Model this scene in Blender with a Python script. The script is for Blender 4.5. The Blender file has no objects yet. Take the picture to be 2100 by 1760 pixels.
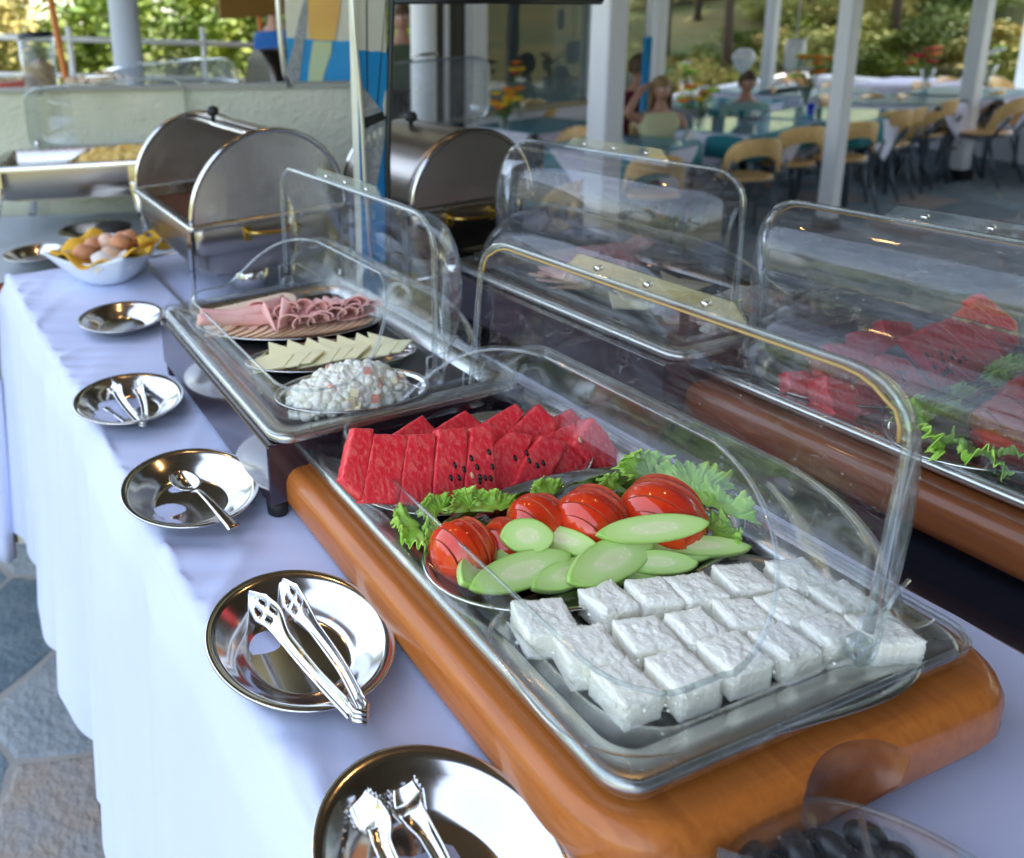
import bpy, bmesh, math, random
from mathutils import Vector, Matrix, Euler, noise
R = math.radians
PI = math.pi
sc = bpy.context.scene
COL = sc.collection
rnd = random.Random(7)

# ------------------------------------------------------------------ camera
CAM = Vector((0, 0, 1.33))
PITCH, ROLL, YAW = R(13.58), R(-4.556), R(16.458)
fh = Vector((math.sin(YAW), math.cos(YAW), 0)); r0 = Vector((math.cos(YAW), -math.sin(YAW), 0)); UPV = Vector((0, 0, 1))
FW = fh*math.cos(PITCH) - UPV*math.sin(PITCH); u0 = fh*math.sin(PITCH) + UPV*math.cos(PITCH)
RT = r0*math.cos(ROLL) + u0*math.sin(ROLL); UV = -r0*math.sin(ROLL) + u0*math.cos(ROLL)
camd = bpy.data.cameras.new('camera'); cam = bpy.data.objects.new('camera', camd); COL.objects.link(cam)
cam.matrix_world = Matrix(((RT.x, UV.x, -FW.x, CAM.x), (RT.y, UV.y, -FW.y, CAM.y), (RT.z, UV.z, -FW.z, CAM.z), (0, 0, 0, 1)))
camd.sensor_width = 36; camd.sensor_fit = 'HORIZONTAL'; camd.lens = 1622.03/2100*36
camd.shift_x = (1050-388.14)/2100; camd.shift_y = (451.08-880)/2100
camd.clip_start = 0.02; camd.clip_end = 500
camd.dof.use_dof = True; camd.dof.focus_distance = 0.74; camd.dof.aperture_fstop = 5.2
sc.camera = cam

# ------------------------------------------------------------------ world, sun, exposure
SUN_EL, SUN_AZ = R(60), R(78)     # azimuth clockwise from +Y (towards the sun)
w = bpy.data.worlds.new('World'); sc.world = w; w.use_nodes = True
nt = w.node_tree; bg = nt.nodes['Background']
sky = nt.nodes.new('ShaderNodeTexSky'); sky.sky_type = 'NISHITA'; sky.sun_disc = False
sky.sun_elevation = SUN_EL; sky.sun_rotation = SUN_AZ; sky.air_density = 1.2; sky.dust_density = 1.5
hs = nt.nodes.new('ShaderNodeHueSaturation'); hs.inputs['Saturation'].default_value = .62; nt.links.new(sky.outputs[0], hs.inputs['Color']); nt.links.new(hs.outputs[0], bg.inputs[0]); bg.inputs[1].default_value = 0.15
sund = bpy.data.lights.new('sun', 'SUN'); sund.energy = 3.5; sund.angle = R(0.5); sund.color = (1, .93, .82)
suno = bpy.data.objects.new('sun', sund); COL.objects.link(suno)
sdir = Vector((math.sin(SUN_AZ)*math.cos(SUN_EL), math.cos(SUN_AZ)*math.cos(SUN_EL), math.sin(SUN_EL)))
suno.rotation_euler = sdir.to_track_quat('Z', 'Y').to_euler(); suno.location = (0, 0, 12)
sc.view_settings.view_transform = 'Standard'; sc.view_settings.look = 'None'
sc.view_settings.exposure = 2.42; sc.view_settings.gamma = 1
sc.render.engine = 'CYCLES'
sc.cycles.transparent_max_bounces = 40; sc.cycles.max_bounces = 10; sc.cycles.glossy_bounces = 6; sc.cycles.diffuse_bounces = 4
sc.cycles.caustics_reflective = False; sc.cycles.caustics_refractive = False
sc.cycles.use_denoising = True

# ------------------------------------------------------------------ helpers
F = -0.58      # terrace floor
T = 0.77       # buffet table top

def at(px, py, x=None, y=None, z=None):
    d = FW*1622.03 + RT*(px-388.14) - UV*(py-451.08)
    if z is not None: k = (z-CAM.z)/d.z
    elif y is not None: k = (y-CAM.y)/d.y
    else: k = (x-CAM.x)/d.x
    return CAM + d*k

def atplane(px, py, p0, n):
    d = FW*1622.03 + RT*(px-388.14) - UV*(py-451.08)
    return CAM + d*((Vector(p0)-CAM).dot(n)/d.dot(n))

class MB:
    def __init__(s): s.v = []; s.f = []; s.sm = []
    def add(s, vs, fs, smooth=False, m=None):
        b = len(s.v)
        s.v += [tuple(m @ Vector(p)) if m is not None else tuple(p) for p in vs]
        for f in fs: s.f.append(tuple(b+i for i in f)); s.sm.append(smooth)
        return s
    def box(s, x0, x1, y0, y1, z0, z1, m=None):
        vs = [(x, y, z) for z in (z0, z1) for (x, y) in ((x0, y0), (x1, y0), (x1, y1), (x0, y1))]
        return s.add(vs, [(3, 2, 1, 0), (4, 5, 6, 7), (0, 1, 5, 4), (1, 2, 6, 5), (2, 3, 7, 6), (3, 0, 4, 7)], False, m)
    def prism(s, poly, z0, z1, m=None, smooth=False):
        n = len(poly)
        vs = [(x, y, z0) for x, y in poly]+[(x, y, z1) for x, y in poly]
        s.add(vs, [tuple(reversed(range(n))), tuple(range(n, 2*n))]+[(i, (i+1) % n, n+(i+1) % n, n+i) for i in range(n)], smooth, m)
        return s
    def tube(s, pts, r, n=8, closed=False, m=None, rs=None):
        pts = [Vector(p) for p in pts]; k = len(pts); vs = []; fs = []
        prev = None
        for i, p in enumerate(pts):
            a = pts[(i-1) % k] if (closed or i > 0) else p
            b = pts[(i+1) % k] if (closed or i < k-1) else p
            t = (b-a).normalized()
            if prev is None:
                q = Vector((0, 0, 1)) if abs(t.z) < .9 else Vector((1, 0, 0)); u = t.cross(q).normalized()
            else: u = (prev - t*prev.dot(t)).normalized()
            prev = u; w_ = t.cross(u); rr = rs[i] if rs else r
            vs += [tuple(p + (u*math.cos(2*PI*j/n)+w_*math.sin(2*PI*j/n))*rr) for j in range(n)]
        for i in range(k if closed else k-1):
            for j in range(n):
                a = i*n+j; b = i*n+(j+1) % n; c = ((i+1) % k)*n+(j+1) % n; d = ((i+1) % k)*n+j
                fs.append((a, b, c, d))
        if not closed: fs += [tuple(reversed(range(n))), tuple(range((k-1)*n, k*n))]
        return s.add(vs, fs, True, m)
    def lathe(s, prof, n=32, m=None, sx=1, sy=1, cap=False):
        vs = []; fs = []
        for r, z in prof: vs += [(r*math.cos(2*PI*j/n)*sx, r*math.sin(2*PI*j/n)*sy, z) for j in range(n)]
        for i in range(len(prof)-1):
            for j in range(n): fs.append((i*n+j, i*n+(j+1) % n, (i+1)*n+(j+1) % n, (i+1)*n+j))
        if cap: fs += [tuple(reversed(range(n))), tuple(range((len(prof)-1)*n, len(prof)*n))]
        return s.add(vs, fs, True, m)
    def grid(s, fn, nu, nv, m=None, cu=False):
        vs = [fn(i/(nu if cu else nu-1), j/(nv-1)) for i in range(nu) for j in range(nv)]
        fs = []
        for i in range(nu if cu else nu-1):
            for j in range(nv-1):
                a = i*nv+j; b = ((i+1) % nu)*nv+j
                fs.append((a, b, b+1, a+1))
        return s.add(vs, fs, True, m)
    def ball(s, c, r, n=10, k=6, sx=1, sy=1, sz=1):
        prof = [(max(1e-4, r*math.sin(PI*i/k)), -r*math.cos(PI*i/k)) for i in range(k+1)]
        return s.lathe([(a, b*sz) for a, b in prof], n, Matrix.Translation(c), sx, sy)
    def mesh(s, name, mat=None):
        me = bpy.data.meshes.new(name); me.from_pydata(s.v, [], s.f)
        me.polygons.foreach_set('use_smooth', s.sm)
        me.validate()
        if mat is not None: me.materials.append(mat)
        return me
    def build(s, name, mat, parent=None, loc=None, rot=None, solid=0, bevel=0, fix=False, sub=0):
        me = s.mesh(name, mat)
        if fix:
            bm = bmesh.new(); bm.from_mesh(me); bmesh.ops.remove_doubles(bm, verts=bm.verts, dist=1e-5); bmesh.ops.recalc_face_normals(bm, faces=bm.faces); bm.to_mesh(me); bm.free()
        o = bpy.data.objects.new(name, me); COL.objects.link(o)
        if parent is not None: o.parent = parent
        if loc is not None: o.location = loc
        if rot is not None: o.rotation_euler = rot
        if solid:
            md = o.modifiers.new('solid', 'SOLIDIFY'); md.thickness = solid; md.offset = 0
        if bevel:
            md = o.modifiers.new('bevel', 'BEVEL'); md.width = bevel; md.segments = 2; md.limit_method = 'ANGLE'; md.angle_limit = R(40)
        if sub:
            md = o.modifiers.new('sub', 'SUBSURF'); md.levels = sub; md.render_levels = sub
        return o

def tag(o, label=None, cat=None, group=None, kind=None):
    if label: o['label'] = label
    if cat: o['category'] = cat
    if group: o['group'] = group
    if kind: o['kind'] = kind
    return o

def thing(name, label, cat, loc=(0, 0, 0), rotz=0, group=None):
    o = bpy.data.objects.new(name, None); COL.objects.link(o); o.location = loc; o.rotation_euler = (0, 0, rotz)
    o.empty_display_size = .05
    return tag(o, label, cat, group)

def kids(o): return [c for c in o.children]
def dup(o, parent=None, label=None, group=None, loc=None, rot=None):
    ch = kids(o); c = o.copy(); COL.objects.link(c); c.parent = parent
    if label: c['label'] = label
    if group: c['group'] = group
    if loc is not None: c.location = loc
    if rot is not None: c.rotation_euler = rot
    for k in ch: dup(k, c)
    return c
def mirror(o, X0, dy=0, dz=0, label=None, group=None):
    c = dup(o, None, label, group)
    l = o.location; c.location = (X0-l.x, l.y+dy, l.z+dz); e = o.rotation_euler
    c.rotation_euler = (e.x, -e.y, -e.z); c.scale = (-o.scale.x, o.scale.y, o.scale.z)
    return c

def rrect(x0, x1, y0, y1, r, n=6):
    p = []
    for cx, cy, a0 in ((x1-r, y1-r, 0), (x0+r, y1-r, 90), (x0+r, y0+r, 180), (x1-r, y0+r, 270)):
        for i in range(n+1):
            a = R(a0+90*i/n); p.append((cx+r*math.cos(a), cy+r*math.sin(a)))
    return p

# ------------------------------------------------------------------ materials
MATS = {}
def mat(name, col=(.5, .5, .5), rough=.5, metal=0, col2=None, scale=20, bump=0, bscale=None, sss=0, coat=0, alpha=1, trans=0, emis=None, es=0,
        stretch=(1, 1, 1), detail=4, lo=.35, hi=.65, spec=.5, rvar=0, aniso=0, sssc=(1, .4, .2), sssr=.003, dist=0, bdist=.001, ior=1.45):
    m = bpy.data.materials.new(name); m.use_nodes = True; nt = m.node_tree; b = nt.nodes['Principled BSDF']
    I = b.inputs
    I['Base Color'].default_value = (*col, 1); I['Roughness'].default_value = rough; I['Metallic'].default_value = metal
    I['Specular IOR Level'].default_value = spec; I['IOR'].default_value = ior
    if coat: I['Coat Weight'].default_value = coat; I['Coat Roughness'].default_value = .08
    if sss: I['Subsurface Weight'].default_value = sss; I['Subsurface Radius'].default_value = sssc; I['Subsurface Scale'].default_value = sssr
    if trans: I['Transmission Weight'].default_value = trans
    if emis: I['Emission Color'].default_value = (*emis, 1); I['Emission Strength'].default_value = es
    if aniso: I['Anisotropic'].default_value = aniso
    tc = nt.nodes.new('ShaderNodeTexCoord'); mp = nt.nodes.new('ShaderNodeMapping'); mp.inputs['Scale'].default_value = stretch
    nt.links.new(tc.outputs['Object'], mp.inputs['Vector'])
    m['_'] = 1
    if col2 or rvar:
        n = nt.nodes.new('ShaderNodeTexNoise'); n.inputs['Scale'].default_value = scale; n.inputs['Detail'].default_value = detail; n.inputs['Distortion'].default_value = dist
        nt.links.new(mp.outputs[0], n.inputs['Vector'])
        mr = nt.nodes.new('ShaderNodeMapRange'); mr.inputs[1].default_value = lo; mr.inputs[2].default_value = hi
        nt.links.new(n.outputs['Fac'], mr.inputs[0])
        if col2:
            mx = nt.nodes.new('ShaderNodeMix'); mx.data_type = 'RGBA'; mx.inputs[6].default_value = (*col, 1); mx.inputs[7].default_value = (*col2, 1)
            nt.links.new(mr.outputs[0], mx.inputs[0]); nt.links.new(mx.outputs[2], I['Base Color'])
        if rvar:
            m2 = nt.nodes.new('ShaderNodeMapRange'); m2.inputs[3].default_value = rough; m2.inputs[4].default_value = rough+rvar
            nt.links.new(n.outputs['Fac'], m2.inputs[0]); nt.links.new(m2.outputs[0], I['Roughness'])
    if bump:
        n2 = nt.nodes.new('ShaderNodeTexNoise'); n2.inputs['Scale'].default_value = bscale or scale; n2.inputs['Detail'].default_value = 5
        nt.links.new(mp.outputs[0], n2.inputs['Vector'])
        bp = nt.nodes.new('ShaderNodeBump'); bp.inputs['Strength'].default_value = bump; bp.inputs['Distance'].default_value = bdist
        nt.links.new(n2.outputs['Fac'], bp.inputs['Height']); nt.links.new(bp.outputs[0], I['Normal'])
    MATS[name] = m
    return m

def plastic(name, tint=(.985, .992, .992), base=.022, haze=.03, power=3.2, gl=.7, scratch=True):
    m = bpy.data.materials.new(name); m.use_nodes = True; nt = m.node_tree; nt.nodes.clear()
    N = nt.nodes.new; L = nt.links.new
    out = N('ShaderNodeOutputMaterial'); tr = N('ShaderNodeBsdfTransparent'); tr.inputs[0].default_value = (*tint, 1)
    g = N('ShaderNodeBsdfGlossy'); g.inputs['Roughness'].default_value = .03; g.inputs[0].default_value = (.95, .97, 1, 1)
    df = N('ShaderNodeBsdfDiffuse'); df.inputs[0].default_value = (.8, .82, .85, 1)
    lw = N('ShaderNodeLayerWeight'); lw.inputs[0].default_value = .5
    pw = N('ShaderNodeMath'); pw.operation = 'POWER'; pw.inputs[1].default_value = power; L(lw.outputs['Facing'], pw.inputs[0])
    ma = N('ShaderNodeMath'); ma.operation = 'MULTIPLY_ADD'; ma.inputs[1].default_value = gl; ma.inputs[2].default_value = base; ma.use_clamp = True
    L(pw.outputs[0], ma.inputs[0])
    m1 = N('ShaderNodeMixShader'); L(ma.outputs[0], m1.inputs[0]); L(tr.outputs[0], m1.inputs[1]); L(g.outputs[0], m1.inputs[2])
    tc = N('ShaderNodeTexCoord'); mp = N('ShaderNodeMapping'); mp.inputs['Scale'].default_value = (6, 3, 30); mp.inputs['Rotation'].default_value = (.5, .3, .2); L(tc.outputs['Object'], mp.inputs[0])
    ns = N('ShaderNodeTexNoise'); ns.inputs['Scale'].default_value = 6; ns.inputs['Detail'].default_value = 8; ns.inputs['Roughness'].default_value = .7; L(mp.outputs[0], ns.inputs['Vector'])
    mr = N('ShaderNodeMapRange'); mr.inputs[1].default_value = .42; mr.inputs[2].default_value = .75; mr.inputs[3].default_value = haze*.3; mr.inputs[4].default_value = haze*2.2; L(ns.outputs['Fac'], mr.inputs[0])
    vs_ = N('ShaderNodeTexVoronoi'); vs_.inputs['Scale'].default_value = 75; L(tc.outputs['Object'], vs_.inputs['Vector'])
    sp_ = N('ShaderNodeMath'); sp_.operation = 'LESS_THAN'; sp_.inputs[1].default_value = .07; L(vs_.outputs['Distance'], sp_.inputs[0])
    mp2 = N('ShaderNodeMapping'); mp2.inputs['Scale'].default_value = (2, 1.2, 1); mp2.inputs['Rotation'].default_value = (.3, .9, .5); L(tc.outputs['Object'], mp2.inputs[0])
    wv = N('ShaderNodeTexNoise'); wv.inputs['Scale'].default_value = 7; wv.inputs['Detail'].default_value = 2; wv.inputs['Distortion'].default_value = 2.5; L(mp2.outputs[0], wv.inputs['Vector'])
    dv = N('ShaderNodeMath'); dv.operation = 'SUBTRACT'; dv.inputs[1].default_value = .5; L(wv.outputs['Fac'], dv.inputs[0])
    ab = N('ShaderNodeMath'); ab.operation = 'ABSOLUTE'; L(dv.outputs[0], ab.inputs[0])
    ls = N('ShaderNodeMath'); ls.operation = 'LESS_THAN'; ls.inputs[1].default_value = .0022; L(ab.outputs[0], ls.inputs[0])
    a1 = N('ShaderNodeMath'); a1.operation = 'MULTIPLY_ADD'; a1.inputs[1].default_value = .22; L(sp_.outputs[0], a1.inputs[0]); L(mr.outputs[0], a1.inputs[2])
    a2 = N('ShaderNodeMath'); a2.operation = 'MULTIPLY_ADD'; a2.inputs[1].default_value = .10; L(ls.outputs[0], a2.inputs[0]); L(a1.outputs[0], a2.inputs[2])
    m2 = N('ShaderNodeMixShader'); L(a2.outputs[0], m2.inputs[0]); L(m1.outputs[0], m2.inputs[1]); L(df.outputs[0], m2.inputs[2])
    L(m2.outputs[0], out.inputs[0])
    bp = N('ShaderNodeBump'); bp.inputs['Strength'].default_value = .15; bp.inputs['Distance'].default_value = .002
    n3 = N('ShaderNodeTexNoise'); n3.inputs['Scale'].default_value = 9; L(tc.outputs['Object'], n3.inputs['Vector']); L(n3.outputs['Fac'], bp.inputs['Height']); L(bp.outputs[0], g.inputs['Normal'])
    return m

M_cloth = mat('cloth', (.62, .68, .90), .85, col2=(.58, .64, .87), scale=3, bump=.35, bscale=900, bdist=.0004)
M_cloth2 = mat('cloth_dining', (.78, .78, .95), .85)
M_steel = mat('polished_steel', (.68, .68, .68), .09, 1, rvar=.09, scale=14)
M_steelb = mat('brushed_steel', (.40, .37, .34), .24, 1, rvar=.16, scale=9, bump=.06, bscale=60, stretch=(1, 1, 12))
M_disc = mat('brushed_steel_disc', (.62, .60, .57), .22, 1, rvar=.14, scale=7, bump=.7, bscale=5, bdist=.012)
M_steeld = mat('steel_tray', (.62, .62, .6), .22, 1, rvar=.1, scale=12)
M_wood = mat('cherry_wood', (.50, .155, .028), .40, col2=(.40, .115, .02), scale=110, stretch=(1, .07, 1), dist=.8, coat=.3, bump=.05, bscale=180)
M_woodscoop = mat('cherry_wood_scoop', (.26, .075, .02), .4, col2=(.38, .14, .05), scale=40, stretch=(1, 3, 1), coat=.2)  # darker wood tone inside the hand-hold scoop
M_clear = plastic('clear_plastic', haze=.016, base=.016, power=4.2)
M_clear2 = plastic('clear_plastic_scratched', tint=(.93, .95, .96), base=.05, haze=.04)
M_rim = plastic('clear_plastic_edge', tint=(.84, .88, .88), base=.08, haze=.045, gl=.6, power=2)
M_clear_dim = plastic('clear_plastic_dimmed', tint=(.88, .885, .90), base=.025, haze=.03)  # tint on the far lids dims their food, standing for weaker light
M_amber = mat('aged_glue_line', (.42, .28, .10), .35)
M_black = mat('black_insert', (.012, .013, .014), .35)
M_gran = mat('black_polished_counter', (.012, .013, .02), .07, col2=(.02, .02, .03), scale=300, spec=.5)
M_box = mat('dark_lacquer', (.028, .018, .028), .16, coat=.6, rvar=.08, scale=8)
M_rub = mat('black_rubber', (.015, .015, .015), .6)
M_brass = mat('aged_brass', (.55, .38, .10), .3, 1)
M_feta = mat('feta', (.96, .94, .83), .65, sss=.2, sssc=(1, .9, .7), sssr=.003, col2=(.90, .86, .66), scale=70, lo=.6, hi=.8, bump=.85, bscale=520, bdist=.0012)
M_melon = mat('melon_flesh', (.80, .03, .05), .28, col2=(.90, .20, .17), scale=230, stretch=(1, 1, .16), lo=.45, hi=.78, dist=.8, sss=.2, sssc=(1, .15, .1), sssr=.006, bump=.4, bscale=300, bdist=.0006)
M_seed = mat('melon_seed', (.012, .008, .008), .25)
M_seedp = mat('melon_seed_pale', (.75, .5, .25), .4)
M_tom = mat('tomato_skin', (.60, .022, .008), .12, col2=(.72, .07, .012), scale=22, coat=.6, sss=.1, sssc=(1, .1, .05))
M_tomf = mat('tomato_flesh', (.52, .05, .02), .6, col2=(.62, .12, .05), scale=90, sss=.2)
M_cucs = mat('cucumber_skin', (.34, .56, .12), .3, col2=(.55, .72, .28), scale=60, stretch=(1, .2, 1))
M_let = mat('lettuce', (.24, .50, .04), .4, col2=(.46, .70, .14), scale=30, bump=.3, bscale=90, sss=.15, sssc=(.4, 1, .1))
M_ham = mat('ham', (.86, .53, .48), .3, col2=(.80, .42, .39), scale=60, sss=.25, sssc=(1, .4, .3), bump=.15, bscale=240)
M_saus = mat('sausage_slice', (.88, .66, .48), .4, col2=(.90, .72, .54), scale=100, sss=.2)
M_sause = mat('sausage_edge', (.66, .30, .12), .35)
M_chz = mat('yellow_cheese', (.90, .84, .52), .38, sss=.25, sssc=(1, .8, .4))
M_mayo = mat('salad_mayo', (.86, .85, .77), .18, col2=(.78, .78, .66), scale=90, sss=.2, sssc=(1, .9, .6), bump=.3, bscale=200)
M_pea = mat('salad_pea', (.50, .56, .42), .25)
M_carrot = mat('salad_carrot', (.78, .36, .28), .25)
M_potato = mat('salad_potato', (.82, .74, .48), .3)
M_egg = mat('egg_shell', (.58, .25, .12), .45, col2=(.66, .34, .19), scale=30)
M_egg2 = mat('egg_shell_pale', (.66, .46, .34), .45)
M_porc = mat('porcelain', (.74, .80, .85), .15, coat=.4)
M_olive = mat('black_olive', (.012, .014, .018), .25)
M_wallp = mat('rough_plaster', (.55, .56, .46), .9, col2=(.47, .50, .40), scale=7, bump=1.0, bscale=60, bdist=.006)
M_white = mat('white_paint', (.88, .90, .94), .45, col2=(.84, .86, .91), scale=5)
M_grey = mat('grey_paint', (.42, .46, .52), .6)
M_dark = mat('dark_interior', (.02, .022, .022), .4)
M_dframe = mat('dark_metal', (.03, .035, .04), .35, .6)
M_chairw = mat('beech_ply', (.90, .58, .24), .35, col2=(.78, .49, .19), scale=14, stretch=(1, 6, 1), coat=.3)
M_chairm = mat('grey_steel_tube', (.13, .16, .20), .35, .5)
M_glasst = mat('teal_glass_top', (.02, .18, .24), .3, spec=.5)
M_teal = mat('teal_cloth', (.02, .22, .27), .8)
M_leafA = mat('leaf_light', (.30, .34, .03), .6, col2=(.14, .24, .03), scale=2.5)
M_leafH = mat('leaf_hill', (.15, .165, .03), .7, col2=(.30, .30, .05), scale=1.2)
M_leafB = mat('leaf_mid', (.09, .14, .022), .6, col2=(.17, .20, .03), scale=2)
M_leafC = mat('leaf_dry', (.34, .26, .05), .7, col2=(.2, .2, .04), scale=2)
M_bark = mat('bark', (.07, .05, .035), .9, bump=1, bscale=30, bdist=.01)
M_skin = mat('skin', (.50, .27, .19), .5, sss=.1)
M_hairb = mat('hair_blond', (.30, .20, .09), .6)
M_hairk = mat('hair_brown', (.12, .07, .04), .6)
M_shirtb = mat('blue_shirt', (.01, .10, .36), .85)
M_shirty = mat('yellow_top', (.62, .62, .38), .85)
M_shirtt = mat('teal_tee', (.30, .50, .46), .85)
M_shirtg = mat('green_jacket', (.08, .11, .07), .9)
M_maroon = mat('maroon_cloth', (.10, .01, .02), .9)
M_org = mat('orange_paint', (.55, .17, .02), .5)
M_redp = mat('red_plastic', (.7, .06, .02), .4)
M_board = mat('brown_board', (.22, .11, .02), .6)
M_cream = mat('cream_paint', (.62, .62, .50), .7, col2=(.55, .56, .47), scale=6)
M_pblue = mat('blue_paint', (.01, .21, .50), .6, col2=(.015, .28, .56), scale=8)
M_pyel = mat('yellow_paint', (.70, .50, .10), .7, col2=(.62, .36, .10), scale=5)
M_pgreen = mat('pale_green_paint', (.50, .56, .28), .7, col2=(.42, .55, .36), scale=14)
M_pgrey = mat('grey_sketch_paint', (.20, .22, .22), .7, col2=(.34, .36, .36), scale=30, dist=2)
M_napk = mat('yellow_napkin', (.78, .42, .03), .9, col2=(.80, .48, .06), scale=60)
M_food = mat('cooked_food', (.62, .36, .07), .5, col2=(.75, .60, .22), scale=60, bump=.6, bscale=120, bdist=.003)

# cucumber face: pale green with seedy centre
def cuc_face():
    m = mat('cucumber_flesh', (.50, .66, .20), .22, coat=.4, sss=.15, sssc=(.6, 1, .3))
    nt = m.node_tree; b = nt.nodes['Principled BSDF']; N = nt.nodes.new; L = nt.links.new
    tc = N('ShaderNodeTexCoord'); mp = N('ShaderNodeMapping'); mp.inputs['Scale'].default_value = (1/.031, 1/.0155, 0); L(tc.outputs['Object'], mp.inputs[0])
    ln = N('ShaderNodeVectorMath'); ln.operation = 'LENGTH'; L(mp.outputs[0], ln.inputs[0])
    rp = N('ShaderNodeValToRGB'); L(ln.outputs['Value'], rp.inputs[0]); e = rp.color_ramp.elements
    e[0].position = 0; e[0].color = (.72, .78, .42, 1); e[1].position = 1; e[1].color = (.24, .5, .07, 1)
    for p, c in ((.35, (.74, .82, .44, 1)), (.5, (.60, .78, .32, 1)), (.86, (.52, .74, .24, 1)), (.95, (.36, .62, .12, 1))):
        q = e.new(p); q.color = c
    v = N('ShaderNodeTexVoronoi'); v.inputs['Scale'].default_value = 200; L(tc.outputs['Object'], v.inputs['Vector'])
    lt = N('ShaderNodeMath'); lt.operation = 'LESS_THAN'; lt.inputs[1].default_value = .28; L(v.outputs['Distance'], lt.inputs[0])
    l2 = N('ShaderNodeMath'); l2.operation = 'LESS_THAN'; l2.inputs[1].default_value = .42; L(ln.outputs['Value'], l2.inputs[0])
    mu = N('ShaderNodeMath'); mu.operation = 'MULTIPLY'; L(lt.outputs[0], mu.inputs[0]); L(l2.outputs[0], mu.inputs[1])
    mx = N('ShaderNodeMix'); mx.data_type = 'RGBA'; L(mu.outputs[0], mx.inputs[0]); L(rp.outputs[0], mx.inputs[6]); mx.inputs[7].default_value = (.86, .84, .56, 1)
    L(mx.outputs[2], b.inputs['Base Color'])
    return m
M_cucf = cuc_face()

# ------------------------------------------------------------------ ground and floor
def terr(x, y):
    r = math.hypot(x, y); az = math.degrees(math.atan2(x, y))
    k = min(max((az-27)/12, 0), 1); k = k*k*(3-2*k)
    h = F-.12
    if r > 13: h += k*(r-13)*.19 + k*.25*noise.noise(Vector((x*.35, y*.35, 0)))*min(1, (r-13)/3)
    if r > 26: h += (r-26)*.02
    return h
def ground():
    mb = MB()
    def fn(u, v):
        a = u*2*PI; r = .01+ (v**2.2)*300
        x, y = r*math.sin(a), r*math.cos(a)
        return (x, y, terr(x, y) if r < 60 else terr(x*60/r, y*60/r))
    mb.grid(fn, 160, 90, cu=True)
    m = mat('dry_garden_ground', (.16, .13, .035), .95, col2=(.075, .09, .022), scale=.55, bump=.8, bscale=9, bdist=.05, detail=8)
    o = mb.build('garden_ground', m); tag(o, kind='structure')
ground()
m_mortar = mat('mortar', (.38, .36, .33), .95, col2=(.31, .30, .29), scale=9, bump=.8, bscale=120, bdist=.004)
tf = tag(MB().box(-2.6, 15, -8, 9.6, F-.1, F-.003).build('terrace_floor', m_mortar), kind='structure')
STN = [mat('stone_%s' % n, c, .75, col2=c2, scale=9, detail=8, bump=1, bscale=38, bdist=.014, rvar=.15) for n, c, c2 in (
    ('bluegrey', (.14, .21, .25), (.24, .31, .35)), ('grey', (.24, .28, .31), (.34, .37, .39)), ('brown', (.36, .30, .25), (.31, .31, .31)), ('slate', (.10, .15, .19), (.17, .22, .25)), ('pink', (.34, .27, .24), (.29, .28, .27)))]
def clip(poly, p, n):
    out = []
    for i in range(len(poly)):
        a, b = poly[i], poly[(i+1) % len(poly)]
        da = (a[0]-p[0])*n[0]+(a[1]-p[1])*n[1]; db = (b[0]-p[0])*n[0]+(b[1]-p[1])*n[1]
        if da <= 0: out.append(a)
        if (da < 0) != (db < 0) and da != db:
            t = da/(da-db); out.append((a[0]+(b[0]-a[0])*t, a[1]+(b[1]-a[1])*t))
    return out
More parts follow.
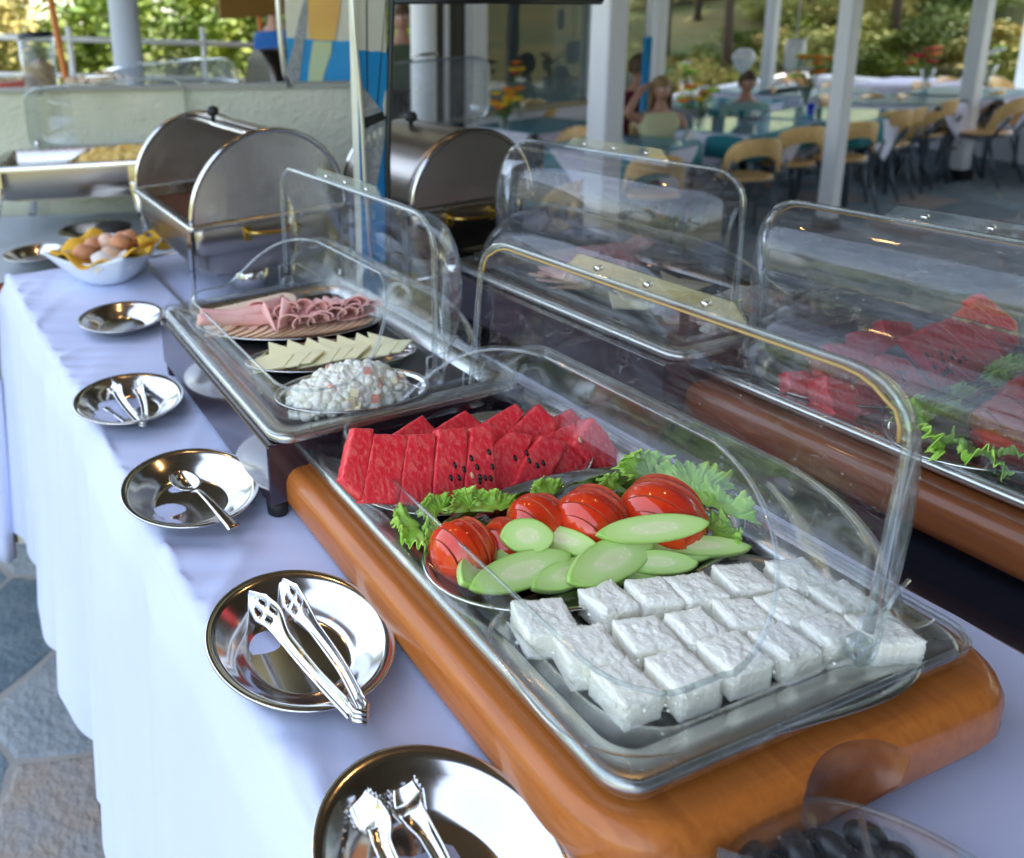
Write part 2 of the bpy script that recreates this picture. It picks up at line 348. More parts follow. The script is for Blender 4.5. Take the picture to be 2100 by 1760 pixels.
def stones():
    g = .42; pts = {}
    r2 = random.Random(5)
    for i in range(-8, 36):
        for j in range(-4, 24): pts[i, j] = ((i+.5+r2.uniform(-.38, .38))*g, (j+.5+r2.uniform(-.38, .38))*g)
    cand = []
    for (i, j), p in pts.items():
        if (i, j) in pts and i > -7 and j > -3 and i < 35 and j < 22:
            poly = [(p[0]-.6, p[1]-.6), (p[0]+.6, p[1]-.6), (p[0]+.6, p[1]+.6), (p[0]-.6, p[1]+.6)]
            for di in range(-2, 3):
                for dj in range(-2, 3):
                    q = pts.get((i+di, j+dj))
                    if q is None or (di == 0 and dj == 0): continue
                    dx, dy = q[0]-p[0], q[1]-p[1]; L = math.hypot(dx, dy); n = (dx/L, dy/L)
                    mid = ((p[0]+q[0])/2-n[0]*.010, (p[1]+q[1])/2-n[1]*.010)
                    poly = clip(poly, mid, n)
                    if len(poly) < 3: break
                if len(poly) < 3: break
            if len(poly) < 3: continue
            # visible from the camera?
            v = Vector((p[0], p[1], F))-CAM; zz = v.dot(FW)
            vis = zz > .3 and -150 < 388+1622*v.dot(RT)/zz < 2250 and -100 < 451-1622*v.dot(UV)/zz < 1900
            cand.append((not vis, v.length, p, poly))
    cand.sort(key=lambda c: (c[0], c[1]))
    rest = MB()
    for k, (nv, dist, p, poly) in enumerate(cand):
        # wavy, rounded outline
        fine = []
        for a in range(len(poly)):
            q0, q1, q2 = poly[a-1], poly[a], poly[(a+1) % len(poly)]
            m0 = ((q0[0]+q1[0])/2, (q0[1]+q1[1])/2); m1 = ((q1[0]+q2[0])/2, (q1[1]+q2[1])/2)
            e0 = ((q1[0]*.8+m0[0]*.2), (q1[1]*.8+m0[1]*.2)); e1 = ((q1[0]*.8+m1[0]*.2), (q1[1]*.8+m1[1]*.2))
            for (x, y) in (m0, (m0[0]*.5+e0[0]*.5, m0[1]*.5+e0[1]*.5), e0, (q1[0]*.92+(e0[0]+e1[0])*.04, q1[1]*.92+(e0[1]+e1[1])*.04), e1, (m1[0]*.5+e1[0]*.5, m1[1]*.5+e1[1]*.5)):
                fine.append((x-p[0]+r2.uniform(-.005, .005), y-p[1]+r2.uniform(-.005, .005)))
        n = len(fine); h = r2.uniform(.0008, .0035)
        vs = [(x, y, -.014) for x, y in fine]+[(x, y, h-.004) for x, y in fine]+[(x*.95, y*.95, h) for x, y in fine]
        fs = [(i, (i+1) % n, n+(i+1) % n, n+i) for i in range(n)]+[(n+i, n+(i+1) % n, 2*n+(i+1) % n, 2*n+i) for i in range(n)]+[tuple(range(2*n, 3*n))]
        if k < 290 and not nv:
            MB().add(vs, fs).build('stone', r2.choice(STN[:2]+STN[:2]+STN), tf, (p[0], p[1], F))
        else: rest.add([(x+p[0], y+p[1], z+F) for x, y, z in vs], fs)
    tag(rest.build('stones', STN[0], tf), kind='stuff')
stones()

# ------------------------------------------------------------------ roof over the terrace
rf = MB().box(-.30, 12.5, -3.6, 7.9, 2.87, 3.0)
roof = thing('terrace_roof', 'flat timber roof over the terrace and buffet', 'roof', (0, 0, 0))
m_roofw = mat('brown_roof_boards', (.15, .115, .09), .6, col2=(.10, .08, .065), scale=8, stretch=(1, .1, 1))
rf.build('roof_slab', m_roofw, roof)
for i in range(8):
    MB().box(-.30, 12.5, -3.3+i*1.3, -3.2+i*1.3, 2.75, 2.869).build('beam', m_roofw, roof)
rw = thing('added_rear_wall', 'brown stone restaurant wall behind the camera', 'wall'); MB().box(-.3, 12.5, -3.75, -3.62, F, 3.0).build('added_wall_face', mat('added_wall_stone', (.20, .18, .16), .9, col2=(.12, .11, .10), scale=6, bump=1, bscale=12, bdist=.02), rw)  # added out of view to darken steel reflections and shade from behind
# small warm bulbs under the roof (their glints show in the plates)
M_bulb = mat('warm_bulb', (1, .8, .5), .5, emis=(1, .55, .2), es=22)
for (x, y) in ((.35, 1.55), (.05, 2.2), (1.15, .8)):
    b = MB(); b.ball((0, 0, 0), .03, 12, 8); c = thing('ceiling_lamp', 'small warm round bulb under the roof at x', 'lamp', (x, y, 2.65), 0, 'warm bulbs under the terrace roof')
    c['label'] = 'small warm round bulb hanging from the roof boards above the buffet'
    b.build('bulb', M_bulb, c); MB().tube([(0, 0, .03), (0, 0, .1)], .008).build('holder', M_dframe, c)

# ------------------------------------------------------------------ low plaster wall, painted pillar
WA = Vector((-1.2, 3.49, 0)); WB = Vector((1.232, 2.208, 0)); wd = (WB-WA).normalized(); wn = Vector((-wd.y, wd.x, 0))
def walltop(s): return 1.185 + (1.118-1.185)*min(1, max(0, s))
wl = thing('plaster_wall', 'low rough cream plaster wall behind the chafing dishes', 'wall')
def wallmesh():
    mb = MB()
    def P(k, back, z): p = WA.lerp(WB, k) + (wn*.10 if back else Vector()); return (p.x, p.y, z)
    n = 12
    for i in range(n):
        a, b = i/n, (i+1)/n
        za = 1.235+(1.113-1.235)*a; zb = 1.235+(1.113-1.235)*b
        vs = [P(a, 0, F), P(b, 0, F), P(b, 0, zb), P(a, 0, za), P(a, 1, F), P(b, 1, F), P(b, 1, zb), P(a, 1, za)]
        fs = [(0, 1, 2, 3), (5, 4, 7, 6), (3, 2, 6, 7)]
        if i == 0: fs.append((4, 0, 3, 7))
        if i == n-1: fs.append((1, 5, 6, 2))
        mb.add(vs, fs)
    return mb
wallmesh().build('wall_panel', M_wallp, wl)
cp = MB()
pA = WA-wn*.006; 
def capmesh():
    mb = MB(); 
    a0 = WA-wn*.008; b0 = WB-wn*.008+wd*.006; a1 = WA+wn*.108; b1 = WB+wn*.108+wd*.006
    vs = [(a0.x, a0.y, 1.2352), (b0.x, b0.y, 1.1132), (b1.x, b1.y, 1.1132), (a1.x, a1.y, 1.2352)]
    vs += [(x, y, z+.012) for x, y, z in vs]
    mb.add(vs, [(3, 2, 1, 0), (4, 5, 6, 7), (0, 1, 5, 4), (1, 2, 6, 5), (2, 3, 7, 6), (3, 0, 4, 7)]); return mb
capmesh().build('coping', mat('grey_green_trim', (.30, .31, .27), .7), wl)

pp0 = WB+wn*.125; 
def onp(px, py, off=0): return atplane(px, py, pp0-wn*off, wn)
pil = thing('painted_pillar', 'square pillar painted with blue sea, yellow shape and a grey boat', 'pillar')
pL = onp(588, 100); pR = onp(742, 300)
def pillar():
    mb = MB(); L = Vector((pL.x, pL.y, 0)); Rr = Vector((pR.x, pR.y, 0)); 
    q = [L, Rr, Rr+wn*.3, L+wn*.3]
    mb.prism([(a.x, a.y) for a in q], F, 2.86); return mb
pillar().build('pillar_shaft', M_cream, pil)
def ZP(zx, zy): return (492.2+zx*.2539, zy*.2539)
def paint(name, pts, m, off, th=.0012, z=True):
    ps = [onp(*(ZP(*p) if z else p), off) for p in pts]; n = len(ps)
    vs = [tuple(p) for p in ps]+[tuple(p+wn*th) for p in ps]
    return MB().add(vs, [tuple(range(n)), tuple(reversed(range(n, 2*n)))]+[(i, n+i, n+(i+1) % n, (i+1) % n) for i in range(n)]).build(name, m, pil, fix=True)
def wob(p, q, n, a):
    return [(p[0]+(q[0]-p[0])*i/n+rnd.uniform(-a, a), p[1]+(q[1]-p[1])*i/n+rnd.uniform(-a, a)) for i in range(n+1)]
paint('painted_sea', [(378, 305)]+wob((440, 312), (880, 335), 10, 4)+[(893, 330), (893, 760), (378, 760)], M_pblue, .002)
paint('painted_frame_line', [(888, -200), (898, -200), (898, 760), (888, 760)], mat('brown_line', (.12, .09, .06), .7), .006)
paint('painted_sun_shape', [(548, -60), (820, -60), (800, 120), (766, 328)]+wob((740, 332), (575, 322), 6, 4)+[(556, 290)], M_pyel, .0045)
paint('painted_path', [(590, 330), (742, 342), (735, 430), (690, 560), (645, 750), (540, 750), (556, 560), (575, 430)], M_pgreen, .0045)
paint('painted_rock', [(548, -60), (543, 120), (522, 300), (492, 520), (468, 750), (378, 750), (385, 640), (380, 540), (430, 370), (455, 240), (480, 130), (530, -60)], M_pgrey, .0048)
# narrow painted post standing between the two rows of dishes
npost = thing('painted_post', 'narrow painted board standing between the two steel chafing dishes, with a grey boat on blue', 'board')
def onq(px, py, off=0): return at(px, py, y=1.31-off)
qa, qb = onq(736, 300), onq(797, 300)
MB().box(qa.x, qb.x, 1.31, 1.335, T+.002, 2.29).build('board', M_cream, npost, bevel=.002)
def pq(name, pts, m, off):
    ps = [onq(*ZP(*p), off) for p in pts]
    ps = [Vector((min(max(p.x, qa.x+.0002), qb.x-.0002), p.y, max(p.z, T+.003))) for p in ps]; n = len(ps)
    MB().add([tuple(p) for p in ps]+[(p.x, p.y+.0009, p.z) for p in ps], [tuple(range(n)), tuple(reversed(range(n, 2*n)))]+[(i, n+i, n+(i+1) % n, (i+1) % n) for i in range(n)]).build(name, m, npost, fix=True)
pq('painted_sea', [(940, 400)]+wob((960, 405), (1190, 425), 10, 6)+[(1215, 425), (1215, 2600), (940, 2600)], M_pblue, .001)
pq('painted_boat', [(968, 620), (990, 700), (1040, 760), (1105, 845), (1170, 935), (1180, 980), (1165, 1150), (1130, 1357), (1080, 1650), (995, 1650), (985, 1357), (978, 1000)], M_pgrey, .0022)
pq('painted_mast', [(1016, -400), (1023, -400), (1032, 745), (1025, 745)], M_dark, .0034)
pq('painted_mast', [(1196, -100), (1203, -100), (1112, 850), (1106, 842)], M_dark, .0036)
pq('painted_deck', [(985, 960), (1150, 900), (1180, 960), (1010, 1040)], M_dark, .0034)
for a, b in ((1004, 1150), (1040, 1120), (1090, 1090), (1136, 1064)):
    pq('painted_porthole', [(a+16*math.cos(t*PI/5), b+34*math.sin(t*PI/5)) for t in range(10)], M_cream, .0036)
pq('painted_sail', [(1208, 700), (1175, 740), (1155, 850), (1165, 930), (1208, 950)], M_cream, .0024)

# chrome display frame in front of the pillar
fr = thing('chrome_display_frame', 'curved chrome and dark tube frame rising in front of the painted pillar', 'frame')
def rod(name, pts, y, r, m, par=fr):
    P = [at(a, b, y=y) for a, b in pts]
    MB().tube(P, r, 10).build(name, m, par)
rod('chrome_tube', [(722, -260), (723, 0), (728, 80), (737, 180), (743, 260), (747, 345), (756, 470), (764, 566)], 1.295, .0040, mat('satin_tube', (.62, .66, .72), .3, 1))
rod('dark_tube', [(806, -200), (804, 0), (801, 120), (797, 250), (795, 330), (796, 450), (795, 561)], 1.295, .0055, M_dframe)
rod('thin_tube', [(568, -200), (570, 0), (576, 90), (583, 150), (594, 178)], 2.30, .008, MATS['satin_tube'])
rod('top_bar', [(804, 3), (1000, 2), (1232, 4)], 1.295, .0055, M_dframe)
rod('top_bar_post', [(1232, 4), (1240, -60), (1250, -330)], 1.295, .0055, M_dframe)

# ------------------------------------------------------------------ background left: service counter and items
sc1 = thing('service_counter', 'pale service counter behind the plaster wall', 'counter')
MB().box(-.6, 1.9, 3.5, 4.1, F, .96).build('counter_body', M_white, sc1); MB().box(-.62, 1.92, 3.48, 4.12, .962, .99).build('counter_top', M_white, sc1)
CT = .99
p = at(85, 183, y=3.75)
cd = thing('cereal_dispenser', 'clear cylinder cereal dispenser with brown cereal and dark lid on the service counter', 'dispenser', (p.x, 3.75, CT))
MB().lathe([(.075, .0), (.075, .03), (.03, .05), (.03, .09)], 20, cap=True).build('base', M_dframe, cd)
MB().lathe([(.03, .09), (.078, .13), (.08, .36)], 24).build('container', M_clear2, cd, solid=.003)
MB().lathe([(.028, .095), (.074, .133), (.074, .22), (.02, .25), (.001, .26)], 20).build('cereal', mat('cereal', (.42, .25, .10), .9, col2=(.6, .42, .2), scale=60, bump=1, bscale=70, bdist=.005), cd)
MB().lathe([(.001, .38), (.084, .375), (.084, .352)], 24).build('lid', M_dframe, cd)
def clear_cover(name, label, cx, cy, z, a, b, h, m, hand=True):
    t = thing(name, label, 'cover', (cx, cy, z))
    mb = MB()
    def fn(u, v):
        ang = u*2*PI; k = 1-(max(0, v))**3*.35
        c, s = math.cos(ang), math.sin(ang); e = .45
        x = a*math.copysign(abs(c)**e, c); y = b*math.copysign(abs(s)**e, s)
        return (x*k*(1 if v < .999 else .001), y*k*(1 if v < .999 else .001), h*(math.sin(min(v, .98)/.98*PI/2)))
    mb.grid(fn, 40, 10, cu=True); mb.build('cover_shell', m, t, solid=.003)
    mb = MB(); mb.tube([(a*1.02*math.copysign(abs(math.cos(i*PI/20))**.45, math.cos(i*PI/20)), b*1.02*math.copysign(abs(math.sin(i*PI/20))**.45, math.sin(i*PI/20)), .004) for i in range(40)], .006, 6, True)
    mb.build('rim', M_steel, t)
    if hand: MB().tube([(-.05, 0, h-.003), (-.04, 0, h+.02), (.04, 0, h+.02), (.05, 0, h-.003)], .006).build('handle', M_rub, t)
    return t
p = at(345, 175, y=3.8); clear_cover('tray_cover', 'long frosted plastic tray cover with a black handle on the service counter', p.x, 3.8, CT+.06, .33, .2, .13, M_clear2)
p = at(15, 175, y=3.8); clear_cover('tray_cover', 'short plastic tray cover at the left end of the service counter', p.x, 3.8, CT+.06, .14, .18, .13, M_clear2, False)
p = at(640, 175, y=3.3)
t = thing('roll_top_cover', 'dark rounded steel dish cover beside the painted pillar', 'cover', (p.x, 3.45, CT))
MB().grid(lambda u, v: (-.2+.4*u, .17*math.cos(PI*v), .22*math.sin(PI*v)), 12, 20).build('cover_shell', mat('dark_steel', (.14, .14, .13), .35, 1), t, solid=.003)
for x, nm in ((-.2, 'end_disc'), (.2, 'end_disc')): MB().add([(x, .17*math.cos(PI*i/16), .22*math.sin(PI*i/16)) for i in range(17)], [tuple(range(17))]).build(nm, MATS['dark_steel'], t, solid=.003)
p = at(150, 168, y=3.7)
t = thing('bread_basket', 'pale basket of rolls beside the cereal dispenser', 'basket', (p.x+.1, 3.7, CT))
MB().lathe([(.09, 0), (.13, .08), (.135, .08), (.095, .0)], 24, sx=1.5).build('basket_body', mat('pale_wicker', (.75, .62, .45), .8, bump=1, bscale=80, bdist=.004), t)
mb = MB()
for i in range(9): mb.ball((rnd.uniform(-.12, .12), rnd.uniform(-.06, .06), .09+rnd.uniform(0, .05)), .045, 10, 6)
mb.build('rolls', mat('bread', (.78, .62, .42), .7), t)
t = tag(MB().box(-.1, .1, -.06, .06, 0, .16).build('red_box', M_redp, None, (at(37, 168, y=3.9).x, 3.9, CT), bevel=.01), 'red plastic box beside the cereal dispenser', 'box')
# round grey column
p = at(257, 60, y=4.6)
t = thing('round_column', 'round pale blue-grey column behind the service counter', 'column', (p.x, 4.6, F))
MB().lathe([(.086, 0), (.086, 2.86-F)], 36).build('column_shaft', M_grey, t); MB().lathe([(.1, 0), (.1, .12), (.087, .14)], 36).build('column_base', M_grey, t)
# second white column to the right of the pillar
p = at(868, 60, y=4.2)
t = thing('round_column', 'round white column to the right of the painted pillar', 'column', (p.x, 4.2, F))
MB().lathe([(.074, 0), (.074, 2.86-F)], 36).build('column_shaft', M_white, t); MB().lathe([(.09, 0), (.09, .12), (.075, .14)], 36).build('column_base', M_white, t)
# brown hanging board
p0 = at(452, 40, y=4.4); p1 = at(585, 40, y=4.4)
t = thing('hanging_board', 'brown board hanging behind the man in the blue shirt', 'board', ((p0.x+p1.x)/2, 4.4, p0.z))
MB().box(-(p1.x-p0.x)/2, (p1.x-p0.x)/2, 0, .03, .0, .5).build('board_panel', M_board, t, bevel=.004)
for s in (-1, 1): MB().tube([(s*.15, .015, .5), (s*.15, .015, 2.86-p0.z)], .006).build('hanger', M_dframe, t)
# orange parasol poles and white railing on the left
for px0, px1, lab, y in ((108, 133, 'orange wooden pole left of the round grey column', 6.3), (533, 549, 'orange wooden pole beside the man in the blue shirt', 6.6)):
    a = at(px0-12, -40, y=y); b = at(px1, 150, y=y); d = (a-b).normalized(); t0 = b-d*((b.z-F)/d.z)
    t = thing('parasol_pole', lab, 'pole', (t0.x, t0.y, F))
    MB().tube([(0, 0, 0), tuple(d*2.6)], .028).build('pole_shaft', M_org, t); MB().lathe([(.14, 0), (.14, .05), (.04, .07)], 20, cap=True).build('base', M_grey, t)
rl = thing('white_railing', 'white tubular railing before the sunlit shrubs', 'railing')
M_rail = mat('white_rail', (.8, .8, .78), .4)
yr = 7.0
for a, b in (((-260, 68), (575, 94)), ((-260, 147), (575, 166))):
    A = at(*a, y=yr); B = at(*b, y=yr); MB().tube([A, B], .022).build('rail', M_rail, rl)
for px in (-100, 140, 415, 545):
    A = at(px, 60, y=yr); MB().tube([(A.x, yr, F-.1), (A.x, yr, A.z+.02)], .025).build('post', M_rail, rl)

# ------------------------------------------------------------------ window building behind the dining tables
wy = 6.95
def wx(px, py=100): return at(px, py, y=wy).x
bl = thing('restaurant_building', 'white framed restaurant front with large dark windows', 'building')
x0, x1, x2, x3 = wx(893), wx(985), wx(1212), wx(1347)
zs0 = at(985, 236, y=wy).z
zs1 = at(1210, 215, y=wy).z
zs = (zs0+zs1)/2
MB().box(x1, x3+.05, wy, wy+.12, F, zs).build('wall', M_white, bl)
MB().box(x1, x3+.05, wy-.05, wy+.14, zs+.002, zs+.035).build('sill', mat('beige_sill', (.52, .43, .26), .5), bl)
for i, (a, b) in enumerate(((x1-.12, x1+.06), (x2+.0, x2+.07), (x3-.02, x3+.10))):
    MB().box(a, b, wy-.03, wy+.15, zs+.037 if i == 1 else F+.002, 2.86).build('window_post', M_white, bl)
m_pane = plastic('window_glass', tint=(.5, .56, .56), base=.045, haze=.01, power=5)
for a, b in ((x1+.06, x2), (x2+.07, x3-.02)):
    MB().box(a, b, wy+.05, wy+.056, zs+.036, 2.86).build('window_pane', m_pane, bl)
for k in range(6):
    xx = x1+.2+k*.42
    if xx+.3 < x3: # thin beige panel mouldings on the wall below the sill
        mb = MB(); r_ = [(xx, zs-.62), (xx+.3, zs-.62), (xx+.3, zs-.14), (xx, zs-.14)]
        mb.tube([(a, wy-.004, b) for a, b in r_], .005, 4, True); mb.build('panel_moulding', MATS['beige_sill'], bl)
# interior seen through the glass
MB().box(x0-.6, x3+1.2, wy+1.9, wy+2.0, F, 2.86).build('back_wall', mat('interior_grey', (.16, .17, .165), .8), bl)
MB().box(wx(1035), wx(1205), wy+.5, wy+.53, zs+.25, 2.86).build('roller_blind', mat('grey_blind', (.26, .27, .27), .8), bl)
MB().box(wx(935, 60), wx(985, 60)-.12, wy+.01, wy+.05, F, 2.86).build('dark_door', M_dark, bl)
MB().box(x0, wx(933, 60), wy+.01, wy+.05, F, 2.86).build('dark_door', M_dark, bl)
for px in (915, 958): a = wx(px); MB().box(a-.02, a+.02, wy-.02, wy+.008, F, 2.86).build('door_mullion', M_white, bl)
t = thing('pendant_lamp', 'small white pendant lamp behind the restaurant window', 'lamp', (wx(1198), wy-.25, at(1198, 60, y=wy-.25).z))
MB().lathe([(.035, 0), (.035, .2), (.001, .2)], 16).build('lamp_shade', M_white, t); MB().tube([(0, 0, .2), (0, 0, 2.86-t.location.z)], .004).build('cord', M_dframe, t)

# white steel-tube posts carrying the roof
def post(px, py, x, y, wd_, label, base=True):
    t = thing('roof_post', label, 'post', (x, y, F), 0, 'white posts carrying the terrace roof')
    h = wd_/2
    MB().prism(rrect(-h, h, -h, h, .012, 2), .03, 2.86-F).build('post_shaft', M_white, t)
    MB().prism(rrect(-h-.015, h+.015, -h-.015, h+.015, .012, 2), 0, .10).build('post_foot', M_dframe, t)
q = at(1252, 0, y=2.75); post(0, 0, q.x, q.y, .105, 'nearest white roof post, in front of the restaurant windows')
q = at(1693, 470, z=F); post(0, 0, q.x, q.y, .105, 'white roof post among the chairs, second of the large posts from the left')
q = at(1963, 368, z=F); post(0, 0, q.x, q.y, .115, 'white roof post standing on open paving at the right, dark foot visible')
q = at(1588, 0, y=6.6); post(0, 0, q.x, q.y, .10, 'thin far roof post left of the hanging cylinder lamp')
q = at(1352, 0, y=6.0); post(0, 0, q.x, q.y, .10, 'far roof post at the corner of the restaurant windows')
q = at(2098, 150, z=.1); post(0, 0, q.x, q.y, .09, 'roof post at the right edge of the view')
q = at(1328, 90, y=5.6)
t = thing('blue_pole', 'short bright blue pole beside the restaurant window', 'pole', (q.x, q.y, F)); MB().tube([(0, 0, 0), (0, 0, q.z-F+.06)], .035, 14).build('pole_shaft', M_pblue, t); MB().tube([(0, 0, q.z-F+.06), (0, 0, 2.6)], .018).build('upper_tube', M_white, t)
q = at(1630, 112, y=5.6)
t = thing('pendant_lamp', 'white cylinder lamp hanging over the far dining tables', 'lamp', (q.x, q.y, q.z-.13))
MB().lathe([(.075, 0), (.08, .002), (.08, .27), (.01, .275)], 24).build('lamp_shade', M_white, t); MB().tube([(0, 0, .27), (0, 0, 2.86-q.z+.13)], .006).build('cord', M_white, t)
q = at(1525, 122, y=6.2)
t = thing('globe_lamp', 'white balloon-shaped globe on a thin stem above the seated child', 'lamp', (q.x, q.y, F))
b = MB(); b.lathe([(.03, -.13), (.06, -.09), (.1, .0), (.098, .05), (.06, .1), (.001, .115)], 24, Matrix.Translation((0, 0, q.z-F))); b.build('globe', M_white, t); MB().tube([(0, 0, 0), (0, 0, q.z-F-.12)], .014).build('stem', M_white, t)

# parapet
par = thing('parapet', 'low white parapet wall along the terrace edge before the hillside', 'parapet')
pp = [at(1360, 203, z=.12), at(1640, 152, z=.12), at(1690, 158, z=.09), at(2600, 232, z=.09)]
for i in range(3):
    a, b = pp[i], pp[i+1]; d = (b-a).normalized(); n = Vector((-d.y, d.x, 0))*.06
    q = [a-n, b-n, b+n, a+n]
    MB().prism([(v.x, v.y) for v in q], F, a.z-.03).build('parapet_wall', M_white, par)
    n *= 1.5; q = [a-n-d*.04, b-n+d*.03, b+n+d*.03, a+n-d*.04]
    if i != 1: MB().prism([(v.x, v.y) for v in q], a.z-.029, a.z+.02+i*.002).build('coping', M_white, par)

# ------------------------------------------------------------------ chairs
def chair(label):
    t = thing('dining_chair', label, 'chair', (0, 0, F), 0, 'beech and grey tube dining chairs')
    MB().lathe([(.001, .445), (.17, .445), (.185, .45), (.19, .46), (.185, .47), (.16, .472), (.001, .468)], 28, sy=.97).build('seat', M_chairw, t)
    mb = MB(); n = 25; vs = []; fs = []
    for side in (0, 1):
        for i in range(n):
            u = i/(n-1)*2-1; ang = -PI/2+u*R(66); r = .205+.012*side
            top = .56+.23*math.sqrt(max(0, 1-(abs(u)**2.8))) ; bot = .50+ .155*max(0, 1-(abs(u)/.76)**2)**.5 if abs(u) < .76 else .50
            lean = lambda z: -(z-.5)*.16
            for z in (bot, max(top, bot+.012)):
                vs.append((r*math.cos(ang), r*math.sin(ang)+lean(z), z))
    N2 = 2*n
    for i in range(n-1):
        a = 2*i; fs += [(a, a+2, a+3, a+1), (N2+a, N2+a+1, N2+a+3, N2+a+2), (a, N2+a, N2+a+2, a+2), (a+1, a+3, N2+a+3, N2+a+1)]
    fs += [(0, 1, N2+1, N2), (N2-2, 2*N2-2, 2*N2-1, N2-1)]
    mb.add(vs, fs, True); mb.build('backrest', M_chairw, t, bevel=.003)
    for s in (-1, 1):
        MB().tube([(s*.15, .14, .44), (s*.17, .17, .25), (s*.185, .2, 0)], .011).build('leg', M_chairm, t)
        MB().tube([(s*.175, -.235, .62), (s*.19, -.16, .48), (s*.17, -.12, .40), (s*.18, -.17, .2), (s*.195, -.24, 0)], .011).build('leg', M_chairm, t)
        MB().tube([(s*.15, .14, .43), (s*.165, 0, .42), (s*.17, -.12, .41)], .009).build('side_rail', M_chairm, t)
    MB().tube([(-.165, .155, .3), (.165, .155, .3)], .008).build('stretcher', M_chairm, t)
    MB().tube([(-.19*math.cos(a), -.19*math.sin(a), .44) for a in [i*2*PI/20 for i in range(20)]], .008, 6, True).build('seat_ring', M_chairm, t)
    return t
chair0 = chair('')
_used = [0]
def put(x, y, deg, label):
    if not _used[0]: c = chair0; _used[0] = 1; c['label'] = label
    else: c = dup(chair0, None, label)
    c.location = (x, y, F); c.rotation_euler = (0, 0, R(deg)); return c
def back_at(px, py, deg, label, z=None):   # px, py = top of the backrest
    q = at(px, py, z=F+.775 if z is None else z); a = R(deg)
    return put(q.x-.245*math.sin(a)*1, q.y+.245*math.cos(a), deg, label)
near = [((1180, 376), 14, 'empty chair nearest the roll-top lids, seen through the far clear lid', ),
        ((1352, 322), -38, 'chair with back turned, just right of the nearest white post'),
        ((1563, 288), -30, 'leftmost empty chair of the row along the near side of the teal table'),
        ((1660, 262), -25, 'second empty chair of the row along the near side of the tables'),
        ((1770, 252), -25, 'empty chair just right of the second large roof post'),
        ((1850, 228), -18, 'empty chair in the row, left of a chair with a wide back'),
        ((1893, 222), 8, 'empty chair with its wide back squarely to the camera, right of centre in the row'),
        ((1960, 206), 8, 'chair half hidden by the white roof post on the open paving'),
        ((2055, 186), 12, 'empty chair right of the rightmost large roof post'),
        ((2105, 200), 5, 'chair cut by the right edge of the view, last in the near row')]
for (p_, dg, lb) in near: back_at(p_[0], p_[1], dg, lb)
far = [((1092, 208), 150, 'chair behind the small table with red and yellow flowers'), ((1140, 222), 30, 'broad-backed chair before the small flower table, below the window sill'), ((1196, 262), 100, 'pale chair just left of the nearest roof post'),
       ((1312, 248), 175, 'small pale chair just right of the nearest roof post'), ((1300, 205), 160, 'chair behind the nearest post, left of the woman in the yellow top'),
       ((1410, 172), 170, 'chair between the woman and the seated child'), ((1452, 180), 180, 'chair on the left of the seated child'), ((1560, 172), 200, 'chair behind the seated child'), ((1620, 148), 180, 'high round wicker-backed chair by the far roof post'),
       ((1690, 196), 190, 'chair beyond the tables, right of the orange flowers'), ((1700, 172), 170, 'far chair by the parapet, left of the second large roof post'), ((1780, 195), 175, 'low chair beyond the tables, right of the second large post'),
       ((1880, 170), 185, 'far chair left of the red flowers on the rear table'), ((1935, 160), 175, 'far chair just right of the red flowers'), ((2035, 160), 185, 'far chair near the parapet at the right'), ((1590, 182), 40, 'chair with its side to the camera beside the far table'), ((1845, 196), 200, 'dark-sided chair half hidden beyond the long table')]
for (p_, dg, lb) in far: back_at(p_[0], p_[1], dg, lb)

# ------------------------------------------------------------------ dining tables
def dtable(x, y, rz, label, clabel, w_=.4, drop=.24, cm=M_cloth2, corner=True, glass=True, undercloth=None):
    t = thing('dining_table', label, 'table', (x, y, F), rz, 'dining tables on the terrace')
    MB().prism(rrect(-w_, w_, -w_, w_, .03, 3), .70, .725).build('table_top', M_dark if undercloth is None else undercloth, t)
    for sx in (-1, 1):
        for sy in (-1, 1): MB().tube([(sx*(w_-.08), sy*(w_-.08), .70), (sx*(w_-.06), sy*(w_-.06), 0)], .016).build('leg', M_chairm, t)
    if undercloth is not None:
        mb = MB(); q = rrect(-w_-.008, w_+.008, -w_-.008, w_+.008, .03, 3)
        vs = [(a, b, .728) for a, b in q]+[(a*1.03, b*1.03, .728-.2) for a, b in q]; n = len(q)
        mb.add(vs, [tuple(range(n))]+[(i, n+i, n+(i+1) % n, (i+1) % n) for i in range(n)], True)
        o = mb.build('teal_tablecloth', undercloth, None, (x, y, F), (0, 0, rz), solid=.003); tag(o, 'teal undercloth below the '+clabel.replace('whose triangular corner hangs before', 'corner before'), 'tablecloth')
    # diamond cloth: square turned 45 degrees whose corners hang over the edges
    s = w_*1.42; mb = MB(); N_ = 29
    def fn(u, v):
        a = (u*2-1)*s*.98; b = (v*2-1)*s*.98
        X = (a-b)*.7071; Y = (a+b)*.7071; z = .733; e = w_+.012
        if abs(X) > e: z -= abs(X)-e; X = math.copysign(e+.02*math.sin((abs(X)-e)*3+Y*9)*min(1, (abs(X)-e)*12), X)
        if abs(Y) > e: z -= abs(Y)-e; Y = math.copysign(e+.02*math.sin((abs(Y)-e)*3+X*9)*min(1, (abs(Y)-e)*12), Y)
        return (X, Y, z)
    mb.grid(fn, N_, N_)
    o = mb.build('tablecloth', cm, None, (x, y, F), (0, 0, rz), solid=.002); tag(o, clabel, 'tablecloth')
    if glass:
        g = MB().prism(rrect(-w_-.01, w_+.01, -w_-.01, w_+.01, .04, 4), .737, .745).build('glass_top', M_glasst if undercloth is None else plastic('tg%d' % int(x*10), tint=(.45, .80, .85), base=.05, haze=.05, gl=.4), t)
    return t
def tb(px, py, dx, dy, *a, **k):
    q = at(px, py, z=F+.74); return dtable(q.x+dx, q.y+dy, *a, **k)
